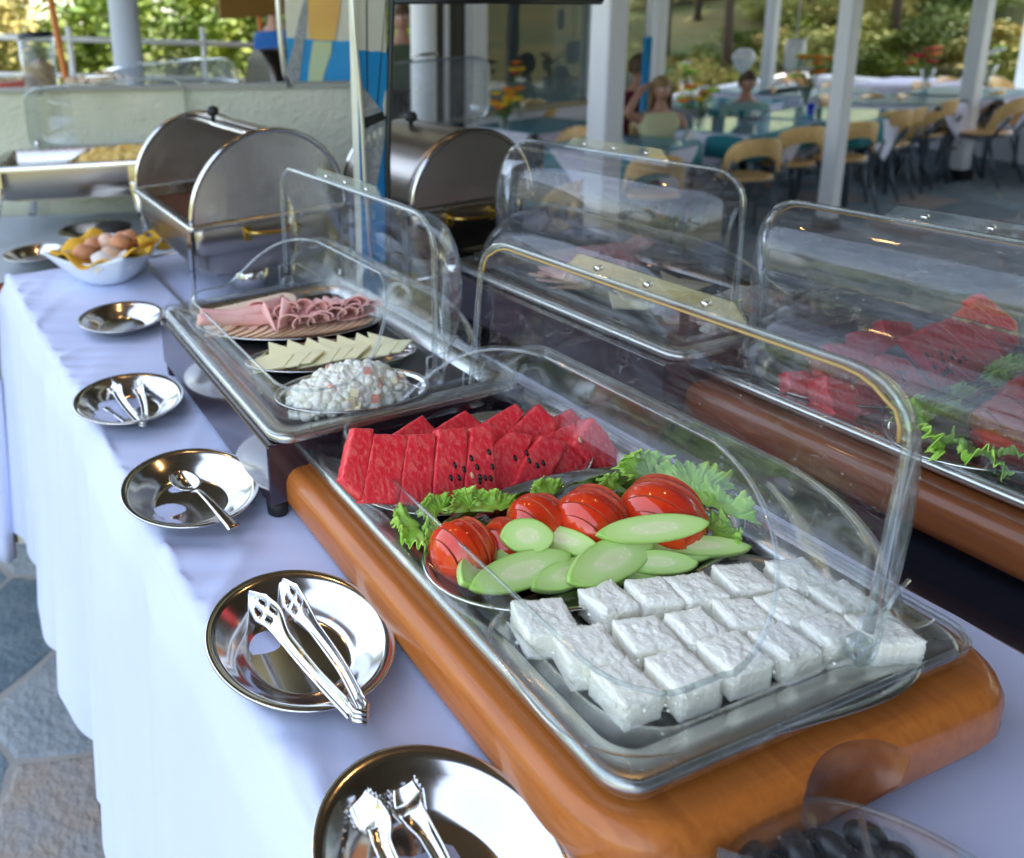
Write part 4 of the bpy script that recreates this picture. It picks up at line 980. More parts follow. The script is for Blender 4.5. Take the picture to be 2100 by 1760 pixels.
def tongs(name, label, tip1, tip2, hinge, toothed, w_=.012, rise=.02, slot=False, spread=.02):
    # two sprung arms from the bent hinge end to two tips
    o0 = Vector(hinge); t = thing(name, label, 'tongs', tuple(o0))
    for i, tp in enumerate((tip1, tip2)):
        tp = Vector(tp)-o0; L_ = tp.length
        side = Vector((-tp.y, tp.x, 0)).normalized()*(spread if i == 0 else -spread)*.35
        sg = 1 if i == 0 else -1
        P = smooth([Vector((0, 0, 0))+side*.7, tp*.25+side*.9+Vector((0, 0, rise*.3)), tp*.55+side*.5+Vector((0, 0, rise*.25)), tp*.7+Vector((0, 0, .004)), tp*.85, tp], 7)
        if slot: W = lerps([.006, .0055, .0065, .012, .0135, .003], 7)
        else: W = lerps([.0055, .0055, .0065, .0095, w_, w_*.7], 7)
        up = Vector((0, 0, 1)).lerp(side.normalized()*sg, .35 if toothed else .55)
        rb = ribbon(P, W, up=up, curve=lerps([.003, .003, .003, .0025, .0018, .0012], 7), n=9)
        o = rb.build('arm', M_steel, t, solid=.0011)
        if slot:
            # pierced slots: remove faces
            me = o.data; bm = bmesh.new(); bm.from_mesh(me); bm.faces.ensure_lookup_table()
            rm = [f for k_, f in enumerate(bm.faces) if (k_ % 8 in ((2, 5))) and (22 <= k_//8 <= 24 or 27 <= k_//8 <= 29)]
            bmesh.ops.delete(bm, geom=rm, context='FACES'); bm.to_mesh(me); bm.free()
        if toothed:
            tt, s, = (P[-1]-P[-8]).normalized(), None; s = tt.cross(up).normalized(); mb = MB()
            for sd_ in (1, -1):
                for j in range(7):
                    kx = len(P)-2-j*2; 
                    if kx < 1: break
                    c = P[kx]; ww = W[kx]; u_ = s.cross(tt)
                    e = c+s*sd_*ww; mb.add([e-tt*.0032, e+tt*.0032, e+s*sd_*.0022-u_*.0045*(-1)], [(0, 1, 2)])
            mb.build('teeth', M_steel, t, solid=.001)
    # bent spring end
    tp = ((Vector(tip1)+Vector(tip2))/2-o0).normalized(); side = Vector((-tp.y, tp.x, 0)).normalized()*spread*.25
    for h_ in (-.0045, 0, .0045):
        MB().tube([side+tp*.008+Vector((0, 0, h_)), side*1.1-tp*.004+Vector((0, 0, h_)), -tp*.009+Vector((0, 0, h_)), -side*1.1-tp*.004+Vector((0, 0, h_)), -side+tp*.008+Vector((0, 0, h_))], .0025, 8).build('spring_ridge', M_steel, t)
    return t
Zr = T+.030
tongs('salad_tongs', 'slotted salad tongs lying in the steel bowl beside the wood base, hinge over the rim', at(508, 1218, z=T+.022), at(578, 1192, z=T+.026), at(735, 1455, z=Zr), False, slot=True, spread=.022, rise=.008)
tongs('serving_tongs', 'large serrated tongs in the steel bowl at the bottom edge of the view', at(735, 1640, z=T+.024), at(828, 1612, z=T+.024), at(905, 1870, z=Zr+.004), True, spread=.034, w_=.0120, rise=.008)
tongs('small_tongs', 'small serrated tongs in the steel bowl left of the dark stand', at(222, 783, z=T+.020), at(283, 778, z=T+.024), at(292, 862, z=T+.012), True, spread=.02, w_=.007, rise=.006)
# dark reflection-like second small spoon in bowl 2: a little fork
q0 = at(215, 835, z=T+.006); q1 = at(262, 868, z=T+.006)
t = thing('small_fork', 'small fork lying low in the steel bowl with the small tongs', 'fork', tuple(q0))
ribbon(smooth([Vector((0, 0, 0)), (q1-q0)*.4, (q1-q0)], 5), lerps([.006, .003, .0045], 5), n=5, curve=-.0006).build('handle', M_steel, t, solid=.0012)

# ------------------------------------------------------------------ roll-top lids (clear)
def rolltop_lid(label, hx, hy, hz, L_=.213, lean=4, tray=(-.225, .10, -.247, .247), zf=-.012, mcl=M_clear, amber=True, name='roll_top_display_cover', ridge=(0.0, .088)):
    t = thing(name, label, 'lid', (hx, hy, hz))
    xl, xr = tray[0]+.030, tray[1]-.018
    # fixed shell
    pts = []
    fp = rrect(xl, xr, -L_, L_, .045, 8); dense = []
    for i in range(len(fp)):
        a, b = fp[i], fp[(i+1) % len(fp)]; d_ = math.hypot(b[0]-a[0], b[1]-a[1]); m_ = max(1, int(d_/.008))
        for j in range(m_): dense.append((a[0]+(b[0]-a[0])*j/m_, a[1]+(b[1]-a[1])*j/m_))
    xr0, zr = 0.0, .100
    yc = L_-.115
    def top(px, py):
        if px <= -.115: return (px+.004*(1 if px < xl+.02 else 0), py*(1-.01), .014)
        if px < xr0:
            q_ = (px+.115)/.115; s = q_*q_*(3-2*q_); s = min(1, s**.8)
            return (px*(1-.1*q_), math.copysign(abs(py)-.115*q_**2.6, py), .014+(zr-.014)*s)
        return (xr0, max(-yc, min(yc, py)), zr)
    def fn(u, v):
        px, py = dense[int(round(u*len(dense))) % len(dense)]; tx, ty, tz = top(px, py)
        a = v*PI/2; k = 1-math.cos(a)
        return (px+(tx-px)*k, py+(ty-py)*k, zf+(tz-zf)*math.sin(a))
    mb = MB(); mb.grid(fn, len(dense), 12, cu=True); mb.build('fixed_cover', mcl, t, solid=.0022)
    # opening edge bead
    rim = []
    for px, py in dense:
        q_ = Vector(top(px, py))
        if not rim or (q_-rim[-1]).length > .0015: rim.append(q_)
    MB().tube(rim, .0019, 6, closed=True).build('opening_bead', M_rim, t)
    # flange on the tray
    mb = MB(); o_ = rrect(*tray, .022, 8); n = len(o_); inn = rrect(xl, xr, -L_, L_, .045, 8)
    mid = rrect(tray[0]+.008, tray[1]-.008, tray[2]+.008, tray[3]-.008, .018, 8)
    vs = [(a, b, zf) for a, b in inn]+[(a, b, zf) for a, b in mid]+[(a, b, zf-.004) for a, b in o_]+[(a, b, zf-.013) for a, b in o_]
    fs = [(k*n+i, k*n+(i+1) % n, (k+1)*n+(i+1) % n, (k+1)*n+i) for k in range(3) for i in range(n)]
    mb.add(vs, fs, True); mb.build('flange', mcl, t, solid=.0022)
    MB().tube([(a, b, zf-.003) for a, b in o_], .0022, 6, True).build('flange_bead', M_rim, t)
    # movable cover
    mv = bpy.data.objects.new('movable_cover', None); 
    LL = L_+.008; H = .200; rc = .042
    prof = [(0, H), (.018, H-.004), (.036, H-.016), (.050, H-.036), (.059, H-.064), (.063, .105), (.062, .075), (.056, .045), (.046, .02), (.034, .0)]
    prof = smooth([(a, 0, b) for a, b in prof], 2)
    st = [0, .002, .006, .012, .02, .03, .042]; ys = [(-LL+e, e) for e in st]+[(y_, 1) for y_ in (-.12, -.06, 0, .06, .12)]+[(LL-e, e) for e in reversed(st)]
    cl = math.cos(R(lean)); sl = math.sin(R(lean))
    def rot_(p): x, y, z = p; return (x*cl+z*sl, y, -x*sl+z*cl)
    vs = []; 
    for y_, e in ys:
        e2 = min(e, rc); zt = H-rc+math.sqrt(max(0, rc*rc-(rc-e2)**2)); kx = .35+.65*math.sin(min(e/.042, 1)*PI/2)
        for p_ in prof: vs.append(rot_((p_.x*kx, y_, p_.z*(zt/H))))
    n = len(prof); fs = [(i*n+j, i*n+j+1, (i+1)*n+j+1, (i+1)*n+j) for i in range(len(ys)-1) for j in range(n-1)]
    fs += [tuple(range(n)), tuple(reversed(range((len(ys)-1)*n, len(ys)*n)))]
    mo = MB().add(vs, fs, True).build('movable_cover', mcl, t, solid=.0022)
    U = [(0, -LL, .016), (0, -LL, H-rc)]+[(0, -LL+rc-rc*math.cos(a), H-rc+rc*math.sin(a)) for a in [R(15*i) for i in range(1, 7)]]
    U += [(x_, -y_, z_) for x_, y_, z_ in reversed(U)]
    MB().tube([rot_(p_) for p_ in U], .0034, 8).build('cover_rim', M_rim, mo)
    if amber: MB().tube([rot_((-.0005+p_[0], p_[1]*.978, p_[2]-(.0045 if abs(p_[1]) < LL-.01 else 0))) for p_ in U[1:-1]], .0015, 6).build('glue_line', M_amber, mo)
    # handle strip with bevelled ends and studs
    q_ = [(-.105, H), (-.09, H+.017), (.075, H+.017), (.09, H)]
    MB().add([rot_((x_, a, b)) for x_ in (-.0015, .0015) for a, b in q_], [(3, 2, 1, 0), (4, 5, 6, 7), (0, 1, 5, 4), (1, 2, 6, 5), (2, 3, 7, 6), (3, 0, 4, 7)]).build('handle_strip', M_rim, mo)
    for yy in (-.065, -.007, .05):
        mb = MB(); mb.lathe([(.003, -.003), (.003, .003)], 10, Matrix.Translation(rot_((0, yy, H+.008))) @ Matrix.Rotation(PI/2, 4, 'Y'), cap=True); mb.build('stud', M_steel, mo)
    # hinge bosses and brackets
    for s in (-1, 1):
        mb = MB(); M4 = Matrix.Translation((0, s*(L_+.004), .0)) @ Matrix.Rotation(PI/2, 4, 'X')
        mb.lathe([(.001, -.006), (.007, -.006), (.0105, -.003), (.0105, .004), (.007, .006), (.001, .006)], 18, M4); mb.build('hinge_boss', M_rim, t)
        MB().tube([rot_((.011*math.cos(a), s*(LL+.001), .011*math.sin(a)))for a in [PI+PI*i/10 for i in range(11)]]+[rot_((.012, s*(LL+.001), .028)), rot_((.018, s*(LL+.001), .040)), rot_((.032, s*(LL), .05))], .0014, 6).build('hinge_bracket', M_rim, t)
        MB().tube([rot_((-.011, s*(LL+.001), 0)), rot_((-.011, s*(LL+.001), .03)), rot_((.012, s*(LL+.001), .032))], .0014, 6).build('hinge_bracket', M_rim, t)
    return t

def gn_tray(label, x0, x1, y0, y1, z, insert=True, name='steel_tray'):
    cx_, cy_ = (x0+x1)/2, (y0+y1)/2; a, b = (x1-x0)/2, (y1-y0)/2
    t = thing(name, label, 'tray', (cx_, cy_, z))
    def ring(d_, zz, r_): return [(p_[0], p_[1], zz) for p_ in rrect(-a+d_, a-d_, -b+d_, b-d_, r_, 7)]
    rings = [ring(0, -.009, .024), ring(-.002, -.004, .026), ring(0, .0, .024), ring(.004, .0012, .022), ring(.020, .0, .02), ring(.026, -.006, .02), ring(.032, -.016, .02)]
    n = len(rings[0]); vs = [p_ for r_ in rings for p_ in r_]
    fs = [(k*n+i, k*n+(i+1) % n, (k+1)*n+(i+1) % n, (k+1)*n+i) for k in range(len(rings)-1) for i in range(n)]
    MB().add(vs, fs, True).build('rim', M_steeld, t)
    MB().prism(rrect(-a+.029, a-.029, -b+.029, b-.029, .02, 6), -.020, -.0105).build('black_insert', M_black, t)
    return t

def wood_base(label, x0, x1, y0, y1, z0, z1, name='wooden_tray_base'):
    cx_, cy_ = (x0+x1)/2, (y0+y1)/2; a, b = (x1-x0)/2, (y1-y0)/2
    t = thing(name, label, 'tray base', (cx_, cy_, z0)); h = z1-z0
    bm = bmesh.new()
    def ring(d_, zz, r_): return [bm.verts.new((p_[0], p_[1], zz)) for p_ in rrect(-a+d_, a-d_, -b+d_, b-d_, r_, 8)]
    rs = [ring(.012, 0, .05), ring(.004, .004, .055), ring(0, .014, .058), ring(0, h-.016, .058), ring(.003, h-.008, .056), ring(.009, h-.002, .05), ring(.015, h, .045)]
    n = len(rs[0])
    for k in range(len(rs)-1):
        for i in range(n): bm.faces.new((rs[k][i], rs[k][(i+1) % n], rs[k+1][(i+1) % n], rs[k+1][i]))
    bm.faces.new(list(reversed(rs[0]))); bm.faces.new(rs[-1])
    for f in bm.faces: f.smooth = len(f.verts) == 4
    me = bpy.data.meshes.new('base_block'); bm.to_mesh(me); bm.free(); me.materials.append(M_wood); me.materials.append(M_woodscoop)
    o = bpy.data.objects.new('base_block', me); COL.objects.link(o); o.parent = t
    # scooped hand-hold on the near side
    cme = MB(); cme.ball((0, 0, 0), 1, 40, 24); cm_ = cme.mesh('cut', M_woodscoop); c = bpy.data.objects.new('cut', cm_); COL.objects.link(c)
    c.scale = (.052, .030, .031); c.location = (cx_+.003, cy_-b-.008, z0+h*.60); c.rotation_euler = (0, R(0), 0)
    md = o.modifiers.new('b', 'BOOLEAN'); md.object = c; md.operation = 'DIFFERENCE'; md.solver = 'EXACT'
    try: md.material_mode = 'TRANSFER'
    except Exception: pass
    bpy.context.view_layer.update()
    dg = bpy.context.evaluated_depsgraph_get(); m2 = bpy.data.meshes.new_from_object(o.evaluated_get(dg), depsgraph=dg); o.modifiers.clear(); o.data = m2
    bpy.data.objects.remove(c)
    for p_ in m2.polygons: p_.use_smooth = True
    wn_ = o.modifiers.new('wn', 'WEIGHTED_NORMAL'); wn_.weight = 100; wn_.thresh = .05
    for sx in (-1, 1):
        for sy in (-1, 1):
            mb = MB(); mb.lathe([(.016, 0), (.016, z0-T-.001)], 16, Matrix.Translation((sx*(a-.1), sy*(b-.05), -(z0-T)+.001)), cap=True); mb.build('foot', M_rub, t)
    return t

BX0, BX1, BY0, BY1, BZ = .340, .665, .306, .798, .846
wb = wood_base('orange-brown cherry wood tray base with rounded corners and a scooped hand-hold', .313, .697, .278, .826, .780, .832)
trB = gn_tray('shallow steel tray with black insert on the cherry wood base', BX0, BX1, BY0, BY1, BZ)
lidB = rolltop_lid('large clear roll-top lid standing open over the watermelon, tomatoes and feta', .565, .538, .866, L_=.213, lean=5, tray=(BX0-.565-.003, BX1-.565+.003, BY0-.538-.003, BY1-.538+.003))

AX0, AX1, AY0, AY1, AZ = .300, .628, .745, 1.212, .877
def stand(label, x0, x1, y0, y1, z0, z1):
    cx_, cy_ = (x0+x1)/2, (y0+y1)/2; a, b = (x1-x0)/2, (y1-y0)/2
    t = thing('tray_stand', label, 'stand', (cx_, cy_, T+.002))
    MB().box(-a, a, -b, b, z0-T-.002, z1-T-.002).build('body', M_box, t, bevel=.0025)
    for sx in (-1, 1):
        for sy in (-1, 1): MB().lathe([(.012, 0), (.013, z0-T-.004)], 14, Matrix.Translation((sx*(a-.014), sy*(b-.014), 0)), cap=True).build('foot', M_rub, t)
    return t
stA = stand('dark polished box stand on short black feet under the cold-cut tray', .292, .640, .752, 1.205, .790, .866)
trA = gn_tray('steel tray with black insert holding ham, cheese and salad dishes', AX0, AX1, AY0, AY1, AZ)
lidA = rolltop_lid('clear roll-top cover standing open over the ham, cheese and potato salad', .517, .978, .897, L_=.208, lean=0, tray=(AX0-.517-.003, AX1-.517+.003, AY0-.978-.003, AY1-.978+.003), amber=False)

# ------------------------------------------------------------------ oval platters
def platter(cx_, cy_, z, a, b, rot, label, deep=.009, sq=1.0, name='oval_platter', m=M_steel):
    mb = MB(); n = 64
    prof = [(.001, .0012), (.80, .0012), (.85, deep*.5), (.90, deep*.85), (.975, deep+.001), (1.0, deep), (.99, deep-.0015), (.9, deep*.7), (.82, 0), (.001, 0)]
    vs = []
    for r_, zz in prof:
        for j in range(n):
            th = 2*PI*j/n; c, s = math.cos(th), math.sin(th)
            x, y = math.copysign(abs(c)**sq, c), math.copysign(abs(s)**sq, s)
            off = (1-r_)*min(a, b)*.9 if r_ > .5 else 0
            if r_ > .5: vs.append((x*(a-off), y*(b-off), zz))
            else: vs.append((x*.001, y*.001, zz))
    fs = [(i*n+j, i*n+(j+1) % n, (i+1)*n+(j+1) % n, (i+1)*n+j) for i in range(len(prof)-1) for j in range(n)]
    return tag(mb.add(vs, fs, True).build(name, m, None, (cx_, cy_, z), (0, 0, rot)), label, 'platter')
ZI = BZ-.0100
FOOD = []      # everything that is repeated on the far side of the counter
FOOD.append(platter(.496, .672, ZI, .150, .100, R(2), 'oval steel platter under the watermelon slices', .012))
FOOD.append(platter(.508, .512, ZI+.0035, .168, .086, R(2), 'oval steel platter with sliced tomatoes, cucumber and lettuce', .014))
FOOD.append(platter(.487, .383, ZI, .150, .082, R(-6), 'clear-edged platter under the feta blocks', .010, sq=.55, m=M_steeld))
ZA = AZ-.0100
platter(.468, 1.078, ZA, .143, .085, R(-20), 'oval steel platter under the ham and sausage slices', .010)
platter(.461, .925, ZA, .120, .052, R(-14), 'narrow oval steel platter under the yellow cheese slices', .010)
platter(.432, .812, ZA, .098, .058, R(-10), 'oval steel dish heaped with potato salad', .014)

# ------------------------------------------------------------------ feta
def feta_block(i, sx, sy, sz):
    bm = bmesh.new(); bmesh.ops.create_cube(bm, size=1); bmesh.ops.subdivide_edges(bm, edges=bm.edges, cuts=23, use_grid_fill=True)
    for v in bm.verts:
        c = v.co; m3 = sorted(abs(q_) for q_ in c); edge = max(0, (m3[1]-.36)/.14)
        s = Vector((c.x*sx, c.y*sy, c.z*sz)); o_ = Vector((i*7.3, i*3.1, i))
        n2 = noise.noise(s*60+o_*2); n3 = noise.noise(s*190+o_); n4 = noise.noise(s*480+o_*3); n1 = noise.noise(s*28+o_)
        face = 1.7 if c.z > .4 else .7
        amt = face*(.0006*n1+.0007*n3+.0006*n4)-edge*(.0012+.0042*max(0, n2)+.0030*max(0, n3)+.0014*abs(n4))
        v.co = s+s.normalized()*amt
    me = bpy.data.meshes.new('feta_block'); bm.to_mesh(me); bm.free(); me.materials.append(M_feta)
    for p_ in me.polygons: p_.use_smooth = True
    return me
FM = [feta_block(i, .0350+.003*(i % 2), .0318+.002*(i % 3), .0250+.002*(i % 2)) for i in range(7)]
rows = [('back', [(1172, 1248), (1250, 1222), (1340, 1210), (1428, 1203), (1525, 1180), (1640, 1175)]),
        ('middle', [(1205, 1318), (1325, 1296), (1430, 1280), (1527, 1252), (1620, 1240), (1728, 1222)]),
        ('front', [(1285, 1392), (1400, 1372), (1508, 1338), (1612, 1310), (1708, 1288), (1812, 1290)])]
rows[0][1][0] = (1118, 1262)
rows = [(a, [tuple(at(px, py, z=ZI+.0275)[:2]) for px, py in b]) for a, b in rows]
ords = ['first', 'second', 'third', 'fourth', 'fifth', 'sixth']
k = 0
for rn, row in rows:
    for j, (x, y) in enumerate(row):
        o = bpy.data.objects.new('feta_block', FM[(k*3+1) % 7]); COL.objects.link(o)
        o.location = (x, y, ZI+.0018+.0134+.0005*(k % 3)); o.rotation_euler = (R(rnd.uniform(-2, 2)), R(rnd.uniform(-2, 2)), R(-9+rnd.uniform(-11, 11))+(PI if k % 2 else 0))
        s = 1.0 if (rn, j) not in (('back', 0), ('middle', 0)) else 1.12; o.scale = (s, s, 1)
        tag(o, 'white feta block, %s from the left in the %s row of the feta platter' % (ords[j], rn), 'cheese', 'feta blocks on the platter'); k += 1; FOOD.append(o)
mb = MB()
for i in range(160):
    x = rnd.uniform(.35, .63); y = rnd.choice([rnd.uniform(.318, .33), rnd.uniform(.40, .45), rnd.uniform(.33, .45)]); mb.ball((x-.487, y-.383, .003+rnd.uniform(0, .001)), rnd.uniform(.0006, .0022), 5, 4)
for i in range(150):
    x = rnd.uniform(.372, .610); y = rnd.uniform(.335, .432)-.09*(x-.372); mb.ball((x-.487, y-.383, .0245+rnd.uniform(-.001, .0004)), rnd.uniform(.0006, .0015), 5, 4)
o = mb.build('feta_crumbs', M_feta, None, (.487, .383, ZI), None); tag(o, 'small white crumbs scattered between the feta blocks', 'crumbs', kind='stuff')

# ------------------------------------------------------------------ watermelon
def zp5(zx, zy): return (697.3+zx*.35156, 574.2+zy*.35156)
MEL = [
 ('front', 0, [(85, 860), (200, 868), (190, 960), (130, 1290), (8, 1170), (55, 960)]),
 ('front', 0, [(203, 895), (395, 902), (375, 1100), (340, 1310), (125, 1300), (180, 1000)]),
 ('front', 0, [(400, 902), (560, 895), (545, 1150), (533, 1318), (348, 1316), (372, 1080)]),
 ('front', 0, [(576, 870), (746, 860), (740, 1050), (708, 1312), (540, 1318), (555, 1080)]),
 ('front', 0, [(770, 862), (840, 850), (900, 840), (905, 1050), (912, 1296), (714, 1310), (745, 1060)]),
 ('front', .012, [(1010, 885), (1130, 905), (1090, 1000), (1040, 1140), (960, 1290), (916, 1290), (908, 985)]),
 ('front', .006, [(1185, 905), (1330, 945), (1290, 1050), (1190, 1220), (972, 1290), (1060, 1090), (1115, 990)]),
 ('front', .014, [(1325, 945), (1400, 1020), (1485, 1140), (1390, 1175), (1185, 1222), (1270, 1070)]),
 ('front', .010, [(1475, 800), (1545, 870), (1620, 985), (1680, 1060), (1600, 1115), (1480, 1095), (1365, 955), (1410, 890)]),
 ('mid', .030, [(1205, 905), (1365, 828), (1418, 885), (1365, 975), (1230, 980)]),
 ('back', .052, [(310, 900), (485, 788), (555, 865), (530, 960), (330, 960)]),
 ('back', .050, [(540, 880), (735, 758), (830, 838), (780, 960), (560, 960)]),
 ('back', .040, [(820, 845), (1030, 718), (1078, 772), (1000, 880), (900, 1000), (840, 990)]),
 ('back', .036, [(985, 885), (1165, 720), (1275, 832), (1230, 960), (1010, 970)]),
 ('back', .050, [(1250, 800), (1350, 750), (1440, 832), (1400, 940), (1270, 930)]),
]
mlab = ['leftmost upright watermelon slice at the front, cut by the lid edge', 'second watermelon slice from the left in the front row', 'third watermelon slice from the left in the front row, without seeds', 'fourth watermelon slice in the front row, with a few black seeds', 'fifth watermelon slice in the front row, with many black seeds',
        'pointed watermelon slice right of the upright ones, leaning left', 'broad pointed watermelon slice with dark seeds, middle right of the pile', 'low triangular watermelon slice beside the tomatoes', 'big thick watermelon piece at the right end of the pile',
        'small watermelon tip showing behind the broad pointed slice', 'leftmost watermelon tip in the back row', 'second watermelon tip from the left in the back row', 'long tilted watermelon piece in the middle of the back row', 'large triangular watermelon tip in the back row, right of centre', 'rightmost watermelon tip in the back row, below the lid']
SEEDS = {3: [(668, 1080), (645, 1155), (692, 1155), (722, 1105)], 4: [(765, 1040), (868, 1005), (800, 1092), (888, 1090), (815, 1150), (845, 1155), (878, 1158), (812, 1175), (770, 1140)], 5: [(1020, 1040), (950, 1235)], 6: [(1103, 1055), (1150, 1082), (1185, 1068), (1088, 1010)], 8: [(1400, 935)], 9: []}
def melon():
    for i, (rw, dy, poly) in enumerate(MEL):
        p0 = Vector((.45, .598+dy+(i == 8)*.0, .848)); lean = R(34 if rw == 'front' else 40); 
        nn = Vector((.02, -math.cos(lean), math.sin(lean))).normalized()
        P = [atplane(*zp5(*q_), p0, nn) for q_ in poly]; c = sum(P, Vector())/len(P)
        th = .016 if rw != 'front' else .014
        if i == 8: th = .026
        # dense rounded outline
        out = []
        for a in range(len(P)):
            A, B = P[a], P[(a+1) % len(P)]; m_ = max(2, int((B-A).length/.004))
            for j in range(m_):
                q_ = A.lerp(B, j/m_); out.append(q_+Vector((noise.noise(q_*300+Vector((i, 0, 0))), 0, noise.noise(q_*300+Vector((0, i, 5)))))*.0009)
        n = len(out); rings = []
        for dp, ins in ((0, .0016), (-.0008, .0004), (-.002, 0), (-th+.001, 0), (-th, .001)):
            rings.append([q_+(c-q_).normalized()*ins+nn*dp-c for q_ in out])
        ctr_ = []
        # inner surface rings for relief
        vs = [tuple(q_) for r_ in rings for q_ in r_]; fs = [(a*n+j, a*n+(j+1) % n, (a+1)*n+(j+1) % n, (a+1)*n+j) for a in range(4) for j in range(n)]
        base = len(vs); steps = (.82, .6, .38, .16)
        for s_ in steps:
            for q_ in rings[0]:
                w_ = q_*s_; vs.append(tuple(w_+nn*(.0009*noise.noise((w_+c)*160)+.0005*noise.noise((w_+c)*420))))
        fs += [(base+j, base+(j+1) % n, (j+1) % n, j) for j in range(n)]
        for a in range(3): fs += [(base+(a+1)*n+j, base+(a+1)*n+(j+1) % n, base+a*n+(j+1) % n, base+a*n+j) for j in range(n)]
        vs.append((0, 0, 0)); fs += [(base+3*n+j, len(vs)-1, base+3*n+(j+1) % n) for j in range(n)]
        fs.append(tuple(4*n+j for j in range(n)))
        o = MB().add(vs, fs, True).build('watermelon_slice', M_melon, None, tuple(c), fix=True)
        tag(o, mlab[i], 'watermelon', 'watermelon slices on the steel platter'); FOOD.append(o)
        for k_, s_ in enumerate(SEEDS.get(i, [])):
            q_ = atplane(*zp5(*s_), p0, nn)-c; e1 = nn.cross(Vector((1, 0, 0))).normalized(); mb = MB()
            Mx = Matrix.Translation(q_+nn*.0004) @ Matrix((tuple([*nn.cross(e1), 0]), tuple([*e1, 0]), tuple([*nn, 0]), (0, 0, 0, 1))).transposed()
            mb.ball((0, 0, 0), .0029, 8, 5, sx=.72, sy=1.25, sz=.5); me_ = MB().add([tuple(Mx @ Vector(v_)) for v_ in mb.v], mb.f, True)
            me_.build('seed', M_seedp if (i == 8 or (i == 4 and k_ == 8)) else M_seed, o)
melon()

# ------------------------------------------------------------------ tomatoes (each sliced and fanned)
def tomato(px, py, z, Rr, n, axis_deg, label, squash=.92, fan=5, tilt=0):
    q_ = at(px, py, z=z); t = thing('sliced_tomato', label, 'tomato', (q_.x, q_.y, z-.004), R(axis_deg), 'sliced tomatoes on the platter')
    for i in range(n):
        u0_ = -1+2*i/n; u1_ = -1+2*(i+1)/n; th = 2*Rr/n
        mb = MB(); prof = []
        for k_ in range(7):
            u = (u0_+(u1_-u0_)*k_/6)*.97; u = u*(1-.0); prof.append((Rr*math.sqrt(1-u*u), (k_/6-.5)*th*.97))
        N_ = 36; M4 = Matrix.Rotation(PI/2, 4, 'Y')
        mb.lathe(prof, N_, M4)
        o = mb.build('slice', M_tom, t, ((i-(n-1)/2)*th*1.0, (i % 2)*.0006, -.004+.0012*((i*7) % 3)), (0, R((i-(n-1)/2)*fan), R(((i*5) % 3-1)*2.5)))
        o.scale = (1, squash, .98)
        cap = MB(); r_ = prof[-1][0]; r0_ = prof[0][0]
        cap.lathe([(.001, 0), (r_*.8, .0002), (r_, -.0002)], N_, Matrix.Translation((prof[-1][1], 0, 0)) @ M4)
        cap.lathe([(r0_, .0002), (r0_*.8, -.0002), (.001, 0)], N_, Matrix.Translation((prof[0][1], 0, 0)) @ M4)
        cap.build('cut_face', M_tomf, o)
    FOOD.append(t); return t
zT = ZI+.030
tomato(950, 1122, zT-.002, .0300, 7, 8, 'leftmost sliced tomato, below the second watermelon slice', fan=3)
tomato(1036, 1108, zT-.006, .0240, 3, 35, 'tomato piece partly hidden between the two left tomatoes', fan=4)
tomato(1102, 1062, zT+.002, .0275, 5, 18, 'second sliced tomato, glossy red, behind the round cucumber slice', fan=4)
tomato(1215, 1066, zT+.002, .0345, 7, 24, 'large sliced tomato in the middle of the platter', fan=4)
tomato(1357, 1056, zT+.002, .0385, 7, 30, 'biggest sliced tomato at the right, behind the long cucumber slices', fan=4)

# ------------------------------------------------------------------ cucumber slices
def cuc(px, py, z, a, b, deg, rx, ry, label, pt=.85):
    q_ = at(px, py, z=z); mb = MB(); n = 40; th = .0065; vs = []
    kx, ky = a/.031, b/.0155
    for (s_, zz) in ((.90, -th/2), (1.0, -th*.25), (1.0, th*.35), (.97, th/2), (.93, th/2)):
        for j in range(n):
            t_ = 2*PI*j/n; c, s = math.cos(t_), math.sin(t_)
            vs.append((math.copysign(abs(c)**pt, c)*.031*s_, math.copysign(abs(s)**(1.5), s)*.0155*s_, zz))
    fs = [(k*n+j, k*n+(j+1) % n, (k+1)*n+(j+1) % n, (k+1)*n+j) for k in range(4) for j in range(n)]
    vs.append((0, 0, th/2-.0003)); vs.append((0, 0, -th/2))
    fs += [(4*n+j, 4*n+(j+1) % n, 5*n) for j in range(n)]+[(j, 5*n+1, (j+1) % n) for j in range(n)]
    o = MB().add(vs, fs, True).build('cucumber_slice', M_cucf, None, (q_.x, q_.y, z), (R(rx), R(ry), R(deg))); o.scale = (kx*1.04, ky*.98, 1.25)
    o.data.materials.append(M_cucs)
    for p_ in o.data.polygons:
        if abs(p_.normal.z) < .6: p_.material_index = 1
    tag(o, label, 'cucumber', 'cucumber slices on the platter'); FOOD.append(o)
zc = ZI+.016
